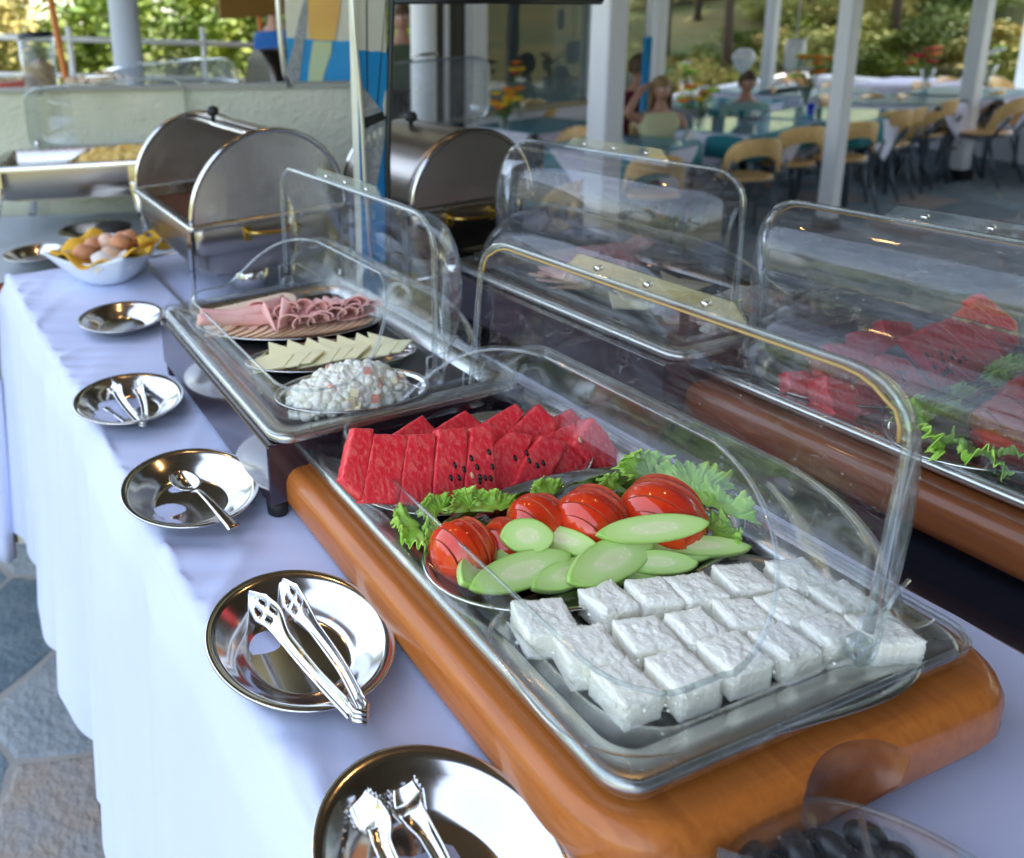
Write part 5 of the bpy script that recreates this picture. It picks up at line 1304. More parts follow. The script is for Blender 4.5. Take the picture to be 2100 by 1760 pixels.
CU = [(1385, 1136, .004, .040, .0105, -14, 30, 0, 'cucumber slice at the right end, half under the others'), (1432, 1122, .007, .040, .0095, -26, 25, 0, 'long thin cucumber slice at the far right of the platter'),
      (1345, 1156, .005, .032, .011, -24, 28, 0, 'cucumber slice below the long right ones, tip pointing right'), (1308, 1172, .000, .034, .010, -6, 26, 0, 'lowest cucumber slice at the right, near the feta'),
      (1085, 1138, .006, .040, .009, -12, 34, 0, 'narrow cucumber slice showing its edge behind the big left one'), (1156, 1110, .013, .032, .012, -66, 30, -8, 'cucumber slice leaning against the large middle tomato'),
      (975, 1163, .008, .034, .0125, 34, 34, 10, 'leftmost cucumber slice, standing on its tip behind the lid edge'), (1160, 1180, .003, .036, .0115, 4, 28, 0, 'cucumber slice tucked between the two big front ones'),
      (1068, 1172, .010, .050, .0145, 1, 38, 0, 'big long cucumber slice at the front left of the platter'), (1252, 1150, .013, .050, .0165, 8, 38, 0, 'largest cucumber slice, front centre, showing its seeds'),
      (1080, 1100, .026, .022, .0150, -20, 46, 0, 'small rounded cucumber slice resting on the second tomato'), (1338, 1085, .030, .048, .0115, -14, 42, 0, 'long cucumber slice lying across the biggest tomato')]
for i, (px, py, dz, a, b, dg, rx, ry, lb) in enumerate(CU): cuc(px, py, zc+dz, a, b, dg, rx, ry, lb)

# ------------------------------------------------------------------ lettuce
def lettuce(px, py, z, s, deg, label, seed, tilt=25):
    q_ = at(px, py, z=z); r_ = random.Random(seed); ph = r_.uniform(0, 9)
    def fn(u, v):
        a = (u-.5)*2.5; r = s*(.15+.85*v); ru = v*v
        x = r*math.sin(a); y = r*math.cos(a)*.8
        fr_ = v**4; zz = ru*s*(.16*math.sin(a*6+ph)+.34*noise.noise(Vector((a*3, v*3, seed))))+fr_*s*(.12*math.sin(a*22+ph*2+v*4)+.05*math.sin(a*47+ph)+.26*noise.noise(Vector((a*9, v*6, seed+4))))+.02*s*math.sin(v*9)
        k = 1+ru*(.10*noise.noise(Vector((a*3.5, 1, seed)))+.03*math.sin(a*33+ph)*v+.02*math.sin(a*71+1)*v)
        return (x*k, y*k, zz)
    mb = MB(); mb.grid(fn, 200, 18)
    o = mb.build('lettuce_leaf', M_let, None, (q_.x, q_.y, z), (R(tilt), 0, R(deg)), solid=.0007); tag(o, label, 'lettuce', 'curly lettuce leaves on the tomato platter'); FOOD.append(o)
zl = ZI+.022
for i, (px, py, s, dg, tl, lb) in enumerate([
    (868, 1085, .034, 75, 10, 'curly lettuce leaf at the left end of the tomato platter, seen through the lid'), (905, 1058, .026, 20, 35, 'curly lettuce leaf above the leftmost tomato'), (968, 1050, .028, 8, 55, 'upright curly lettuce leaf between watermelon and the left tomato'),
    (1020, 1052, .026, -10, 38, 'curly lettuce leaf right of the upright one, under the watermelon'), (1130, 1018, .022, 0, 40, 'small lettuce tip above the second tomato'), (1330, 985, .036, 10, 52, 'curly lettuce leaf behind the biggest tomato, under the watermelon end'),
    (1262, 1010, .022, 20, 40, 'small lettuce tip between the two large tomatoes'),
    (1425, 1010, .040, -40, 35, 'bright curly lettuce leaf right of the biggest tomato, upper one'), (1462, 1048, .036, -75, 20, 'curly lettuce leaf at the right end of the platter'), (1452, 1092, .030, -110, 15, 'lowest curly lettuce leaf at the right end, over the platter rim'),
    (915, 1100, .026, 60, 15, 'lettuce edge under the leftmost tomato')]):
    lettuce(px, py, zl, s, dg, lb, i+3, tl)

# ------------------------------------------------------------------ ham, sausage, cheese, salad on the second tray
AF = []
NTH = ['first', 'second', 'third', 'fourth', 'fifth', 'sixth', 'seventh', 'eighth', 'ninth', 'tenth', 'eleventh', 'twelfth', 'thirteenth', 'fourteenth', 'fifteenth']
def disc_slice(name, x, y, z, a, b, th, rot, m, me, label, group, cat):
    mb = MB(); n = 30; vs = []
    for s_, zz in ((.97, 0), (1, th*.3), (1, th*.8), (.97, th)):
        for j in range(n): vs.append((a*s_*math.cos(2*PI*j/n), b*s_*math.sin(2*PI*j/n), zz))
    vs.append((0, 0, th)); fs = [(k*n+j, k*n+(j+1) % n, (k+1)*n+(j+1) % n, (k+1)*n+j) for k in range(3) for j in range(n)]+[(3*n+j, 3*n+(j+1) % n, 4*n) for j in range(n)]+[tuple(reversed(range(n)))]
    o = mb.add(vs, fs, True).build(name, m, None, (x, y, z), rot); o.data.materials.append(me)
    for p_ in o.data.polygons:
        if abs(p_.normal.z) < .7: p_.material_index = 1
    tag(o, label, cat, group); return o
zh = ZA+.006
hc = Vector((.468, 1.078)); ha = R(-20); hd_ = Vector((math.cos(ha), math.sin(ha))); hn_ = Vector((-hd_.y, hd_.x))
k = 0
for i in range(15):   # fan along the near rim
    u = -.105+.205*i/14; p_ = hc+hd_*u-hn_*(.048*math.sqrt(max(.05, 1-(u/.125)**2)))
    AF.append(disc_slice('sausage_slice', p_.x, p_.y, zh+.001, .030, .028, .0022, (R(-10), R(-16), ha), M_saus, M_sause, 'round sausage slice with brown rim, %s from the left in the near fan' % NTH[i], 'sausage slices along the near rim of the ham platter', 'sausage'))
for i in range(8):
    u = -.115+.10*i/7; p_ = hc+hd_*u+hn_*(.010+.035*i/7)
    AF.append(disc_slice('poultry_slice', p_.x, p_.y, zh+.006+.0008*i, .034, .028, .0022, (R(6), R(-14), ha+.5), M_saus, M_sause, 'pale poultry slice at the left end of the ham platter, %s from the left' % NTH[i], 'pale poultry slices at the left end of the platter', 'sausage'))
def ham_fold(px, py, z, L_, w_, deg, kind, label, seed):
    q_ = at(px, py, z=z); r_ = random.Random(seed)
    def fn(u, v):
        a = (u-.5)*2
        if kind == 'roll':   # rolled tube, slightly open
            th = v*2*PI*1.25; r = .009*(1-.25*v); return (a*L_, r*math.cos(th), r*math.sin(th)+.009)
        if kind == 'cone':   # cone-like fold opening to the front
            th = (v-.5)*2*PI*.8; r = .003+.020*(u**1.1); return (L_*(u-.5)*1.6, r*math.sin(th)*1.0, r*(1-math.cos(th)*.9)*.9+.004*math.sin(6*v))
        b = (v-.5)*2
        an_ = b*PI*.62; k_ = .62-.38*a; lip = max(0, -a-.4)**2*.012; return (a*L_-.004*abs(b), w_*.62*math.sin(an_)*k_+.0015*math.sin(a*4+seed), .0105*k_*(math.cos(an_)+.35)+.004+lip+.0025*noise.noise(Vector((a*1.8, b*1.8, seed))))
    mb = MB(); mb.grid(fn, 20, 26)
    o = mb.build('ham_slice', M_ham, None, (q_.x, q_.y, z), (R(-14), R(r_.uniform(-8, 8)), R(deg)), solid=.0016); tag(o, label, 'ham', 'pink ham slices on the oval platter'); AF.append(o)
zz = zh+.015
HM = [(480, 668, 0, .055, .02, -12, 'roll', 'long rolled ham slice at the left of the platter, lower one'), (500, 655, .006, .050, .02, -12, 'roll', 'long rolled ham slice at the left, upper one'), (470, 660, .003, .045, .02, -18, 'roll', 'short rolled ham slice at the very left end'),
      (572, 668, .004, .024, .03, 60, 'cone', 'ham slice folded into an open cone at the front of the platter'), (560, 630, .014, .03, .035, 30, 'fold', 'ham slice with a pointed corner standing up at the left'), (590, 636, .014, .028, .03, 70, 'fold', 'folded ham slice behind the open cone')]
for i in range(9):
    u = -.055+.155*i/8; p_ = hc+hd_*u+hn_*(.012 if i % 2 else -.012)
    AF.append(disc_slice('ham_slice', p_.x, p_.y, zh+.006+.0006*i, .034, .032, .0022, (R(-6), R(-12), ha), M_ham, M_ham, 'flat round ham slice under the folded ones, %s from the left' % NTH[i], 'flat ham slices under the folds', 'ham'))
wh = ['leftmost', 'second', 'third', 'fourth', 'fifth', 'sixth', 'seventh', 'rightmost']
for i in range(8):
    HM.append((602+i*21, 662-i*4.2+(i % 2)*2, .003, .030, .026, 62+(i % 3)*8, 'fold', 'soft ham fold in the front row of folds, %s' % wh[i]))
for i in range(8):
    HM.append((588+i*23, 638-i*1.6, .008, .030, .027, 72+(i % 3)*9, 'fold', 'soft ham fold in the back row of folds, %s' % wh[i]))
for i, (px, py, dz, L_, w_, dg, kd, lb) in enumerate(HM): ham_fold(px, py, zz+dz, L_, w_, dg, kd, lb, i)

for i in range(9):
    u = -.085+.165*i/8; c0 = Vector((.461, .925)); a_ = R(-14); p_ = c0+Vector((math.cos(a_), math.sin(a_)))*u
    s_ = .050+.004*(i % 2)
    mb = MB(); mb.prism([(-s_*.62, -s_*.30), (s_*.15, -s_*.62), (s_*.72, -s_*.10), (s_*.05, s_*.45), (-s_*.35, s_*.62)], 0, .0028)
    o = mb.build('cheese_slice', M_chz, None, (p_.x, p_.y, ZA+.006+.0014*(i % 3)+.0005*i), (R(-4), R(-8), a_+R(16-5*(i % 3))), bevel=.0005)
    tag(o, 'thin yellow cheese triangle, %s from the left in the overlapping row' % (['first', 'second', 'third', 'fourth', 'fifth', 'sixth', 'seventh', 'eighth', 'last'][i]), 'cheese', 'yellow cheese triangles'); AF.append(o)
for i in range(7):
    p_ = Vector((.461, .925))+Vector((math.cos(a_), math.sin(a_)))*(-.07+.024*i)+Vector((.25, .97))*.016
    mb = MB(); mb.prism([(-.026, -.02), (.03, -.018), (.002, .030)], 0, .0028)
    o = mb.build('cheese_slice', M_chz, None, (p_.x, p_.y, ZA+.010), (R(14), R(-10), a_+R(20-9*(i % 3))), bevel=.0005)
    tag(o, 'small yellow cheese triangle behind the main row, %s from the left' % NTH[i], 'cheese', 'small cheese triangles at the back'); AF.append(o)

sal = thing('potato_salad', 'heap of creamy potato salad with peas and carrot in the front steel dish', 'salad', (.430, .812, ZA+.004))
bits = {'salad_mayo': MB(), 'salad_pea': MB(), 'salad_carrot': MB(), 'salad_potato': MB()}
r3 = random.Random(4)
mb = MB()
def dome(u, v):
    a = u*2*PI; r = v; x = .078*r*math.cos(a); y = .044*r*math.sin(a); z = .041*(1-r*r)**.7+.005*abs(noise.noise(Vector((x*230, y*230, 1))))+.005*noise.noise(Vector((x*110, y*110, 1)))+.006*noise.noise(Vector((x*40, y*40, 5)))
    return (x, y, max(0, z))
mb.grid(dome, 130, 50, cu=True); mb.build('salad_mass', M_mayo, sal)
for i in range(420):
    a = r3.uniform(0, 2*PI); r = math.sqrt(r3.random())*1.02; x = .080*r*math.cos(a); y = .046*r*math.sin(a); z = .036*max(0, 1-r*r)**.7+.007*noise.noise(Vector((x*55, y*55, 3)))+r3.uniform(-.002, .0015)
    m = r3.choices(['salad_mayo', 'salad_pea', 'salad_carrot', 'salad_potato'], [14, 1.0, .6, 1.0])[0]
    s_ = r3.uniform(.003, .0078)
    if m in ('salad_mayo', 'salad_pea'): bits[m].ball((x, y, z), s_ if m != 'salad_pea' else .0036, 7, 5, sx=r3.uniform(.8, 1.3), sz=r3.uniform(.7, 1))
    else: bits[m].box(-s_, s_, -s_*.7, s_*.7, -s_*.6, s_*.6, Matrix.Translation((x, y, z)) @ Euler((r3.uniform(0, 3), r3.uniform(0, 3), r3.uniform(0, 3))).to_matrix().to_4x4())
for m, b in bits.items(): tag(b.build({'salad_mayo': 'potato_lumps', 'salad_pea': 'peas', 'salad_carrot': 'carrot_pieces', 'salad_potato': 'potato_pieces'}[m], MATS[m], sal, bevel=0), kind='stuff')

# ------------------------------------------------------------------ roll-top chafing dishes
def chafing(label, x0, x1, y0, y1, z, opened=True):
    cx_, cy_ = (x0+x1)/2, (y0+y1)/2; a, b = (x1-x0)/2, (y1-y0)/2; h = z-T
    t = thing('chafing_dish', label, 'chafing dish', (cx_, cy_, T+.002)); zr = h-.002
    # water pan
    def ring(d_, zz, r_): return [(p_[0], p_[1], zz) for p_ in rrect(-a+d_, a-d_, -b+d_, b-d_, r_, 6)]
    rs = [ring(.012, zr-.008, .02), ring(.010, zr-.012, .02), ring(.010, zr-.062, .02), ring(.020, zr-.066, .03), ring(.022, zr-.092, .035), ring(.040, zr-.118, .05), ring(.06, zr-.124, .05)]
    n = len(rs[0]); vs = [p_ for r_ in rs for p_ in r_]; fs = [(k*n+i, (k+1)*n+i, (k+1)*n+(i+1) % n, k*n+(i+1) % n) for k in range(len(rs)-1) for i in range(n)]+[tuple(range((len(rs)-1)*n, len(rs)*n))]
    MB().add(vs, fs, True).build('water_pan', M_steelb, t, bevel=0)
    rs = [ring(-.004, zr-.008, .012), ring(-.006, zr-.002, .012), ring(-.004, zr+.002, .012), ring(.016, zr+.002, .012), ring(.018, zr-.03, .012)]
    n = len(rs[0]); vs = [p_ for r_ in rs for p_ in r_]; fs = [(k*n+i, k*n+(i+1) % n, (k+1)*n+(i+1) % n, (k+1)*n+i) for k in range(len(rs)-1) for i in range(n)]+[tuple(range((len(rs)-1)*n, len(rs)*n))]
    MB().add(vs, fs, True).build('frame_rim', M_steeld, t)
    tag(MB().box(-a+.03, a-.03, -b+.03, b-.03, zr-.024, zr-.018).build('food', mat('brown_food_%s' % label[:5], (.07, .03, .015), .4, col2=(.16, .05, .02), scale=60, bump=1, bscale=90, bdist=.005), t))
    # roll-top lid: half cylinder along y
    rad = a-.004; N_ = 40
    def endp(name, y_, a0=0, a1=PI):
        mb = MB(); k_ = 28; vs = [(0, 0, 0)]
        for i in range(k_+1): an = a0+(a1-a0)*i/k_; vs.append((rad*math.cos(an), 0, rad*math.sin(an)))
        fs = [(0, i+1, i+2) for i in range(k_)]
        mb.add([(x_, y_, zr+.004+z_) for x_, _, z_ in vs], fs, False); return mb.build(name, M_disc, t, solid=.002)
    def shell(name, a0, a1, y0_, y1_, r_, m=M_steelb):
        mb = MB(); mb.grid(lambda u, v: (r_*math.cos(a0+(a1-a0)*u), y0_+(y1_-y0_)*v, zr+.004+r_*math.sin(a0+(a1-a0)*u)), 36, 12); return mb.build(name, m, t, solid=.002)
    endp('end_panel', -b+.004); endp('end_panel', b-.004)
    shell('fixed_lid', 0, R(92), -b+.005, b-.005, rad-.001)
    lo_ = R(88) if opened else R(90)
    if opened: sh = shell('moving_lid', R(4), R(99), -b+.012, b-.012, rad-.006); kan = R(97)
    else: sh = shell('moving_lid', R(86), R(176), -b+.002, b-.002, rad+.002); kan = R(103)
    for y_ in (-b+.004, b-.004):  # rolled edge along the end discs
        MB().tube([(rad*math.cos(PI*i/40), y_, zr+.004+rad*math.sin(PI*i/40)) for i in range(41)], .0055, 8).build('rolled_edge', M_steel, t)
    e = (rad-.006)*1.0
    MB().tube([(e*math.cos(R(99) if opened else R(92)), -b+.012, zr+.004+e*math.sin(R(99) if opened else R(92))), (e*math.cos(R(99) if opened else R(92)), b-.012, zr+.004+e*math.sin(R(99) if opened else R(92)))], .004, 8).build('front_bar', M_steel, t)
    mb = MB(); mb.lathe([(.005, 0), (.005, .012), (.012, .016), (.014, .024), (.009, .033), (.001, .035)], 18, Matrix.Translation((rad*math.cos(kan), .03, zr+.002+rad*math.sin(kan)))); mb.build('knob', M_rub, t)
    # legs: flat steel strips joined by U shaped feet
    for sx in (-1, 1):
        for sy in (-1, 1):
            x_ = sx*(a-.006); y_ = sy*(b-.03)
            MB().box(x_-.002, x_+.002, y_-.011, y_+.011, .001, zr-.006).build('leg', M_steel, t)
        q_ = []
        MB().tube([(sx*(a-.006), -b+.03, .05), (sx*(a-.006), -b+.04, .012), (sx*(a-.006), -b+.065, .004), (sx*(a-.006), b-.065, .004), (sx*(a-.006), b-.04, .012), (sx*(a-.006), b-.03, .05)], .004, 8).build('foot_rail', M_steel, t)
    for sy in (-1, 1): MB().tube([(-a+.006, sy*(b-.04), .03), (a-.006, sy*(b-.04), .03)], .004, 6).build('cross_bar', M_steel, t)
    # brass handle on the near end
    hb = MB(); zhn = zr-.03
    for s in (-1, 1): hb.box(s*.05-.008, s*.05+.008, -b+.002, -b+.010, zhn-.014, zhn+.014)
    hb.build('handle_plate', M_brass, t, bevel=.001)
    MB().tube(smooth([(-.05, -b+.004, zhn+.004), (-.044, -b-.02, zhn+.006), (0, -b-.026, zhn+.004), (.044, -b-.02, zhn+.006), (.05, -b+.004, zhn+.004)], 5), .0045, 8).build('handle', M_brass, t)
    bn = thing('fuel_burner', 'small steel fuel burner standing under '+label.split(',')[0], 'burner', (cx_+.01, cy_-.06, T+.002))
    MB().lathe([(.001, 0), (.038, 0), (.04, .004), (.04, .045), (.034, .05), (.02, .05), (.018, .045), (.001, .045)], 24).build('burner_body', M_steel, bn)
    MB().lathe([(.041, .046), (.043, .05), (.041, .056)], 24).build('rim', M_dframe, bn)
    return t
chafing('open roll-top steel chafing dish beside the egg bowl', .41, .742, 1.385, 1.83, .965)
chafing('closed roll-top steel chafing dish on the far side, right of the painted pillar', .822, 1.10, 1.285, 1.56, .957, False)

# far-left chafing dish with raised clear cover, turned along the plaster wall
cdl = thing('chafing_dish', 'open rectangular chafing dish with splayed legs at the far left by the plaster wall', 'chafing dish', (.372, 2.405, T-.018), R(-24))
aa, bb = .275, .165; zr = .228
def ringl(d_, zz, r_): return [(p_[0], p_[1], zz) for p_ in rrect(-aa+d_, aa-d_, -bb+d_, bb-d_, r_, 5)]
rs = [ringl(-.012, zr-.014, .012), ringl(-.014, zr-.002, .012), ringl(-.010, zr+.002, .012), ringl(.014, zr+.001, .014), ringl(.018, zr-.035, .02)]
n = len(rs[0]); MB().add([p_ for r_ in rs for p_ in r_], [(k*n+i, k*n+(i+1) % n, (k+1)*n+(i+1) % n, (k+1)*n+i) for k in range(len(rs)-1) for i in range(n)], True).build('frame_rim', M_steeld, cdl)
rs = [ringl(.012, zr-.012, .02), ringl(.012, zr-.06, .03), ringl(.03, zr-.10, .05), ringl(.06, zr-.115, .05)]
MB().add([p_ for r_ in rs for p_ in r_], [(k*n+i, (k+1)*n+i, (k+1)*n+(i+1) % n, k*n+(i+1) % n) for k in range(3) for i in range(n)]+[tuple(range(3*n, 4*n))], True).build('water_pan', M_steelb, cdl)
MB().box(-.004, .004, -bb+.02, bb-.02, zr-.03, zr-.002).build('divider', M_steeld, cdl)
def fd(u, v):
    x = -.05+.30*u; y = -.135+.27*v; return (x, y, zr-.030+.045*math.sin(PI*v)*min(1, u*3)+.012*noise.noise(Vector((x*40, y*40, 0))))
mb = MB(); mb.grid(fd, 50, 40); mb.build('scrambled_food', M_food, cdl)
MB().box(-aa+.02, aa-.02, -bb+.02, bb-.02, zr-.04, zr-.036).build('food_pan', M_steeld, cdl)
for sx in (-1, 1):
    for sy in (-1, 1):
        MB().box(-.012, .012, -.003, .003, -.075, 0, Matrix.Translation((sx*(aa-.075), sy*(bb+.008), zr-.012))).build('bracket', M_steel, cdl)
        ribbon(smooth([(sx*(aa-.075), sy*(bb+.010), zr-.06), (sx*(aa-.07), sy*(bb+.014), zr-.10), (sx*(aa-.05), sy*(bb+.025), .05), (sx*(aa-.04), sy*(bb+.03), .0)], 4), [.012]*13, n=3, up=(0, 1, 0)).build('leg', M_steel, cdl, solid=.003)
MB().box(-aa+.0, -aa+.03, -bb+.01, -bb+.05, zr-.07, zr-.015).build('side_block', M_rub, cdl)
# clear domed cover standing up behind it
p0 = at(92, 340, y=2.60); 
cc = thing('chafing_cover', 'clear rectangular dish cover raised upright behind the far-left chafing dish', 'cover', (.492, 2.53, .972), R(-24))
w2, h2, dp = .262, .212, .07
def cv(u, v):
    an = u*2*PI; e = .32; c, s = math.cos(an), math.sin(an); k = 1-.18*v**3 if v < .999 else 0
    x = w2*math.copysign(abs(c)**e, c)*k; z = h2/2+h2/2*math.copysign(abs(s)**e, s)*k
    return (x, dp*math.sin(min(v, .95)/.95*PI/2), z)
mb = MB(); mb.grid(cv, 72, 10, cu=True); mb.build('cover_shell', M_clear2, cc, solid=.0025)
MB().tube([cv(i/72, 0) for i in range(72)], .0045, 8, True).build('cover_rim', M_rim, cc)
MB().tube([(-.05, -.005, h2), (-.045, -.012, h2+.02), (.045, -.012, h2+.02), (.05, -.005, h2)], .005).build('handle', M_steel, cc)
MB().ball((-w2+.03, -.008, .03), .012, 12, 8).build('latch_knob', M_steel, cc)
# a similar upright cover on the far side, right of the pillar
q = at(965, 235, y=2.05)
cc2 = dup(cc, None, 'clear rectangular dish cover raised upright behind the closed chafing dish'); cc2.location = (at(868, 235, y=2.08).x, 2.08, .985); cc2.rotation_euler = (0, 0, R(-6)); cc2.scale = (.83, 1, .93)
# burner and lid pan below the far-left dish
q = at(232, 470, z=.80)
t = thing('fuel_burner', 'black fuel burner with lid under the far-left chafing dish', 'burner', (q.x, q.y, T-.018)); MB().lathe([(.001, 0), (.04, 0), (.042, .035), (.05, .037), (.05, .05), (.001, .052)], 24).build('burner_body', M_steel, t); MB().lathe([(.052, .05), (.053, .058), (.03, .066), (.001, .068)], 24).build('lid', M_rub, t)
q = at(190, 490, z=.775); steel_plate(q.x+.01, q.y+.03, 'steel plate under the far-left dish, behind the egg napkin', .10)

# ------------------------------------------------------------------ egg bowl
q = at(205, 560, z=T+.02); EB = Vector((.318, 1.775, T+.002))
t = thing('porcelain_bowl', 'white square porcelain bowl with pointed corners, full of brown eggs', 'bowl', tuple(EB), R(2))
def sq(u, v):
    an = u*2*PI; c, s = math.cos(an), math.sin(an); r1 = 1/(abs(c)+abs(s)); r0_ = 1.0
    k = v; r = (.045*(1-k)+.146*(k**.75)*(.62+.38*k))*(r0_*(1-k)+(.70+.55*(r1-.707)/.293*.6)*k)
    z = .072*k**1.5+.026*(k**2)*((r1-.80)/.2)*.6
    return (r*c, r*s, max(0, z))
mb = MB(); mb.grid(sq, 96, 16, cu=True); mb.lathe([(.001, .0), (.046, .0)], 48); mb.build('bowl_shell', M_porc, t, solid=.004)
m = M_napk
nt = m.node_tree; b_ = nt.nodes['Principled BSDF']
ck = nt.nodes.new('ShaderNodeTexVoronoi'); ck.inputs['Scale'].default_value = 26; ck.distance = 'CHEBYCHEV'; tcn = nt.nodes.new('ShaderNodeTexCoord'); nt.links.new(tcn.outputs['Object'], ck.inputs['Vector'])
l1 = nt.nodes.new('ShaderNodeMath'); l1.operation = 'LESS_THAN'; l1.inputs[1].default_value = .2; nt.links.new(ck.outputs['Distance'], l1.inputs[0])
sc_ = nt.nodes.new('ShaderNodeSeparateColor'); nt.links.new(ck.outputs['Color'], sc_.inputs[0]); g1 = nt.nodes.new('ShaderNodeMath'); g1.operation = 'GREATER_THAN'; g1.inputs[1].default_value = .6; nt.links.new(sc_.outputs[0], g1.inputs[0])
mm = nt.nodes.new('ShaderNodeMath'); mm.operation = 'MULTIPLY'; nt.links.new(l1.outputs[0], mm.inputs[0]); nt.links.new(g1.outputs[0], mm.inputs[1])
mx = nt.nodes.new('ShaderNodeMix'); mx.data_type = 'RGBA'; mx.inputs[7].default_value = (.01, .08, .3, 1); src = b_.inputs['Base Color'].links[0].from_socket; nt.links.new(mm.outputs[0], mx.inputs[0]); nt.links.new(src, mx.inputs[6]); nt.links.new(mx.outputs[2], b_.inputs['Base Color'])
t = thing('napkin', 'yellow napkin with small blue squares lining the egg bowl', 'napkin', tuple(EB))
def nk(u, v):
    an = u*2*PI+R(2); k = .35+.72*v; c, s = math.cos(an), math.sin(an); r1 = 1/(abs(c)+abs(s))
    r = .136*k*(.82+.3*(r1-.707)/.293*.5)+.008*math.sin(an*5+1)*v; z = .030+.050*k**1.3+.012*math.sin(an*4+.5)*v+.008*math.sin(an*9)*v
    if v > .85: z -= (v-.85)*.05
    return (r*c, r*s, z)
mb = MB(); mb.grid(nk, 110, 16, cu=True); mb.build('napkin_cloth', M_napk, t, solid=.002)
def nk2(u, v): return (.07+.12*u, -.035+.09*v+.02*u, .075+.012*math.sin(u*5+v*4)-.025*u+.008*math.sin(v*9))
mb = MB(); mb.grid(nk2, 20, 16); mb.build('napkin_corner', M_napk, t, solid=.002)
def nk3(u, v): return (-.05+.085*u, -.105+.05*v, .052+.028*v-.012*abs(u-.5)+.006*math.sin(u*7))
mb = MB(); mb.grid(nk3, 16, 12); mb.build('napkin_white_fold', mat('white_napkin', (.78, .74, .70), .9), t, solid=.002)
for i, (ex, ey, ez, rz_, m_) in enumerate(((-.058, -.022, .082, 20, M_egg), (-.030, .022, .084, 80, M_egg), (.002, .012, .092, 100, M_egg2), (.030, -.02, .092, 15, M_egg), (.062, .018, .090, 50, M_egg), (.0, -.045, .074, 0, M_egg2), (.045, .045, .082, 120, M_egg), (-.01, .05, .078, 30, M_egg))):
    mb = MB(); pr = []
    for k in range(17):
        a_ = PI*k/16; z_ = -math.cos(a_); pr.append((max(1e-4, .0205*math.sin(a_)*(1-.13*z_)), z_*.0275))
    mb.lathe(pr, 24, Matrix.Rotation(PI/2, 4, 'Y'))
    tag(mb.build('egg', m_, None, tuple(EB+Vector((ex, ey, ez-.006))), (0, R(8), R(rz_))), 'brown egg in the napkin-lined bowl, %s' % ('leftmost one', 'small one at the back left', 'pale one at the top', 'big one at the front right', 'right-hand one at the back', 'pale one low at the front', 'one half hidden at the far right', 'one half hidden at the back')[i], 'egg', 'brown eggs in the white bowl')

# ------------------------------------------------------------------ olive dish at the bottom right
OD = Vector((.440, .206, T+.0015)); rr_ = .088
t = thing('clear_dish', 'round clear plastic dish with a hinged lid holding black olives, at the bottom edge', 'dish', tuple(OD))
MB().lathe([(.001, .001), (.06, .001), (.078, .012), (rr_-.002, .034), (rr_, .036)], 56).build('dish_shell', M_clear, t, solid=.002)
MB().tube([(rr_*math.cos(i*PI/30), rr_*math.sin(i*PI/30), .036) for i in range(60)], .0022, 6, True).build('dish_rim', M_rim, t)
MB().lathe([(rr_-.003, .038), (rr_-.010, .046), (.05, .052), (.001, .053)], 56).build('dish_lid', M_clear, t, solid=.0018)
MB().tube([(-.064, .064, .041), (-.0, .0, .056), (.06, -.066, .043)], .0022, 6).build('lid_divider', M_rim, t)
MB().box(-.006, .006, -.026, .010, -.003, .005, Matrix.Translation((-.054, .058, .047)) @ Matrix.Rotation(R(45), 4, 'Z')).build('lid_hinge', M_rim, t, bevel=.001)
MB().tube([(.006, .012, .055), (.02, .035, .052), (.045, .055, .046)], .002, 6).build('lid_clip', M_rim, t)
r3 = random.Random(9); k = 0; placed = []
for i in range(1500):
    a_ = r3.uniform(0, 2*PI); r_ = math.sqrt(r3.random())*.073; c = Vector((r_*math.cos(a_), r_*math.sin(a_), .016+r3.choice([0, .013])))
    if all((c-p_).length > .0165 for p_ in placed):
        placed.append(c)
me_ = MB(); me_.ball((0, 0, 0), .0095, 16, 10, sx=1.25); ome = me_.mesh('olive', M_olive)
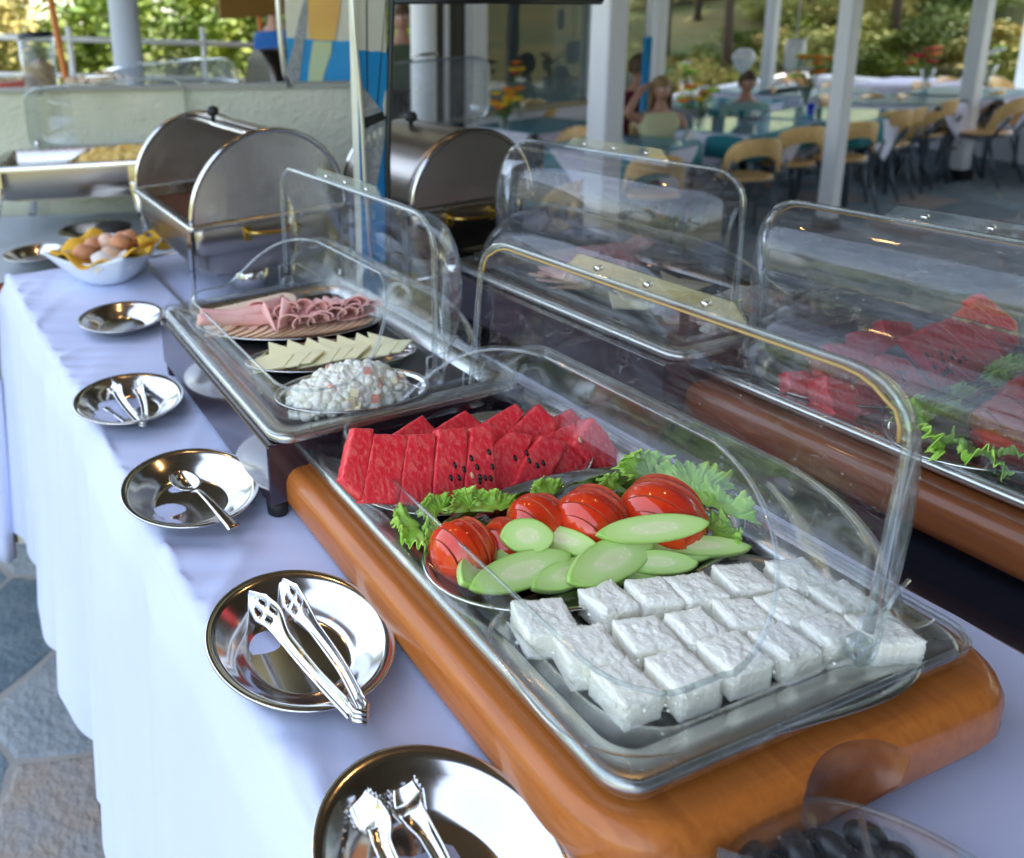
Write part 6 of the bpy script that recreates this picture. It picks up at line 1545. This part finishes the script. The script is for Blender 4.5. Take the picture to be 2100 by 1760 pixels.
for i, c in enumerate(placed[:80]):
    o = bpy.data.objects.new('olive', ome); COL.objects.link(o); o.location = tuple(OD+c); o.rotation_euler = (r3.uniform(-.5, .5), r3.uniform(-.5, .5), r3.uniform(0, 6))
    tag(o, 'wrinkled black olive in the clear round dish', 'olive', 'black olives in the clear dish')

# ------------------------------------------------------------------ far side of the counter: a second, facing set
XB, DY = 1.565, -.035
def relabel(o): return (o.get('label') or '').rstrip('.') + ', in the far-side display'
for o, lb in ((wb, 'far-side shade-darkened wood tray base on the black counter beyond the large lid'), (trB, 'far-side shallow steel tray on the wood base beyond the large lid'), (lidB, 'far-side clear roll-top lid standing open at the right edge of the view')):
    mirror(o, XB, DY, 0, lb)
for o in FOOD:
    g = o.get('group'); mirror(o, XB, DY, 0, ('far-side '+o['label'])[:110], (g+', far side') if g else None)
XA = 1.47
for o, lb in ((stA, 'far-side dark box stand under the cold-cut tray'), (trA, 'far-side steel tray with cold cuts, seen through the open clear lids'), (lidA, 'far-side clear roll-top lid in front of the dining chairs')):
    mirror(o, XA, -.03, 0, lb)
for o in AF:
    g = o.get('group'); mirror(o, XA, -.03, 0, ('far-side '+o['label'])[:110], (g+', far side') if g else None)
mirror(sal, XA, -.03, 0, 'far-side heap of creamy potato salad')

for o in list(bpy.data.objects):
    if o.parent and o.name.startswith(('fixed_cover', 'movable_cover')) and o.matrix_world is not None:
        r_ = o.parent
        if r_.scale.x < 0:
            for sl_ in o.material_slots: sl_.link = 'OBJECT'; sl_.material = M_clear_dim  # far lids take the dimming tint

for o in bpy.data.objects:
    if o.parent is None and o.get('label') and not 4 <= len(o['label'].split()) <= 16: print('LONG', o.name, len(o['label'].split()), o['label'])

M_wood_dim = mat('shade_toned_wood', (.20, .062, .018), .4, col2=(.13, .036, .010), scale=60, stretch=(1, .07, 1), dist=.8, coat=.4)  # far base wood darkened to stand for the dimmer light there
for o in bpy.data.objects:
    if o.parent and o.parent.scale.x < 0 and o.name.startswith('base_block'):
        for sl_ in o.material_slots: sl_.link = 'OBJECT'; sl_.material = M_wood_dim
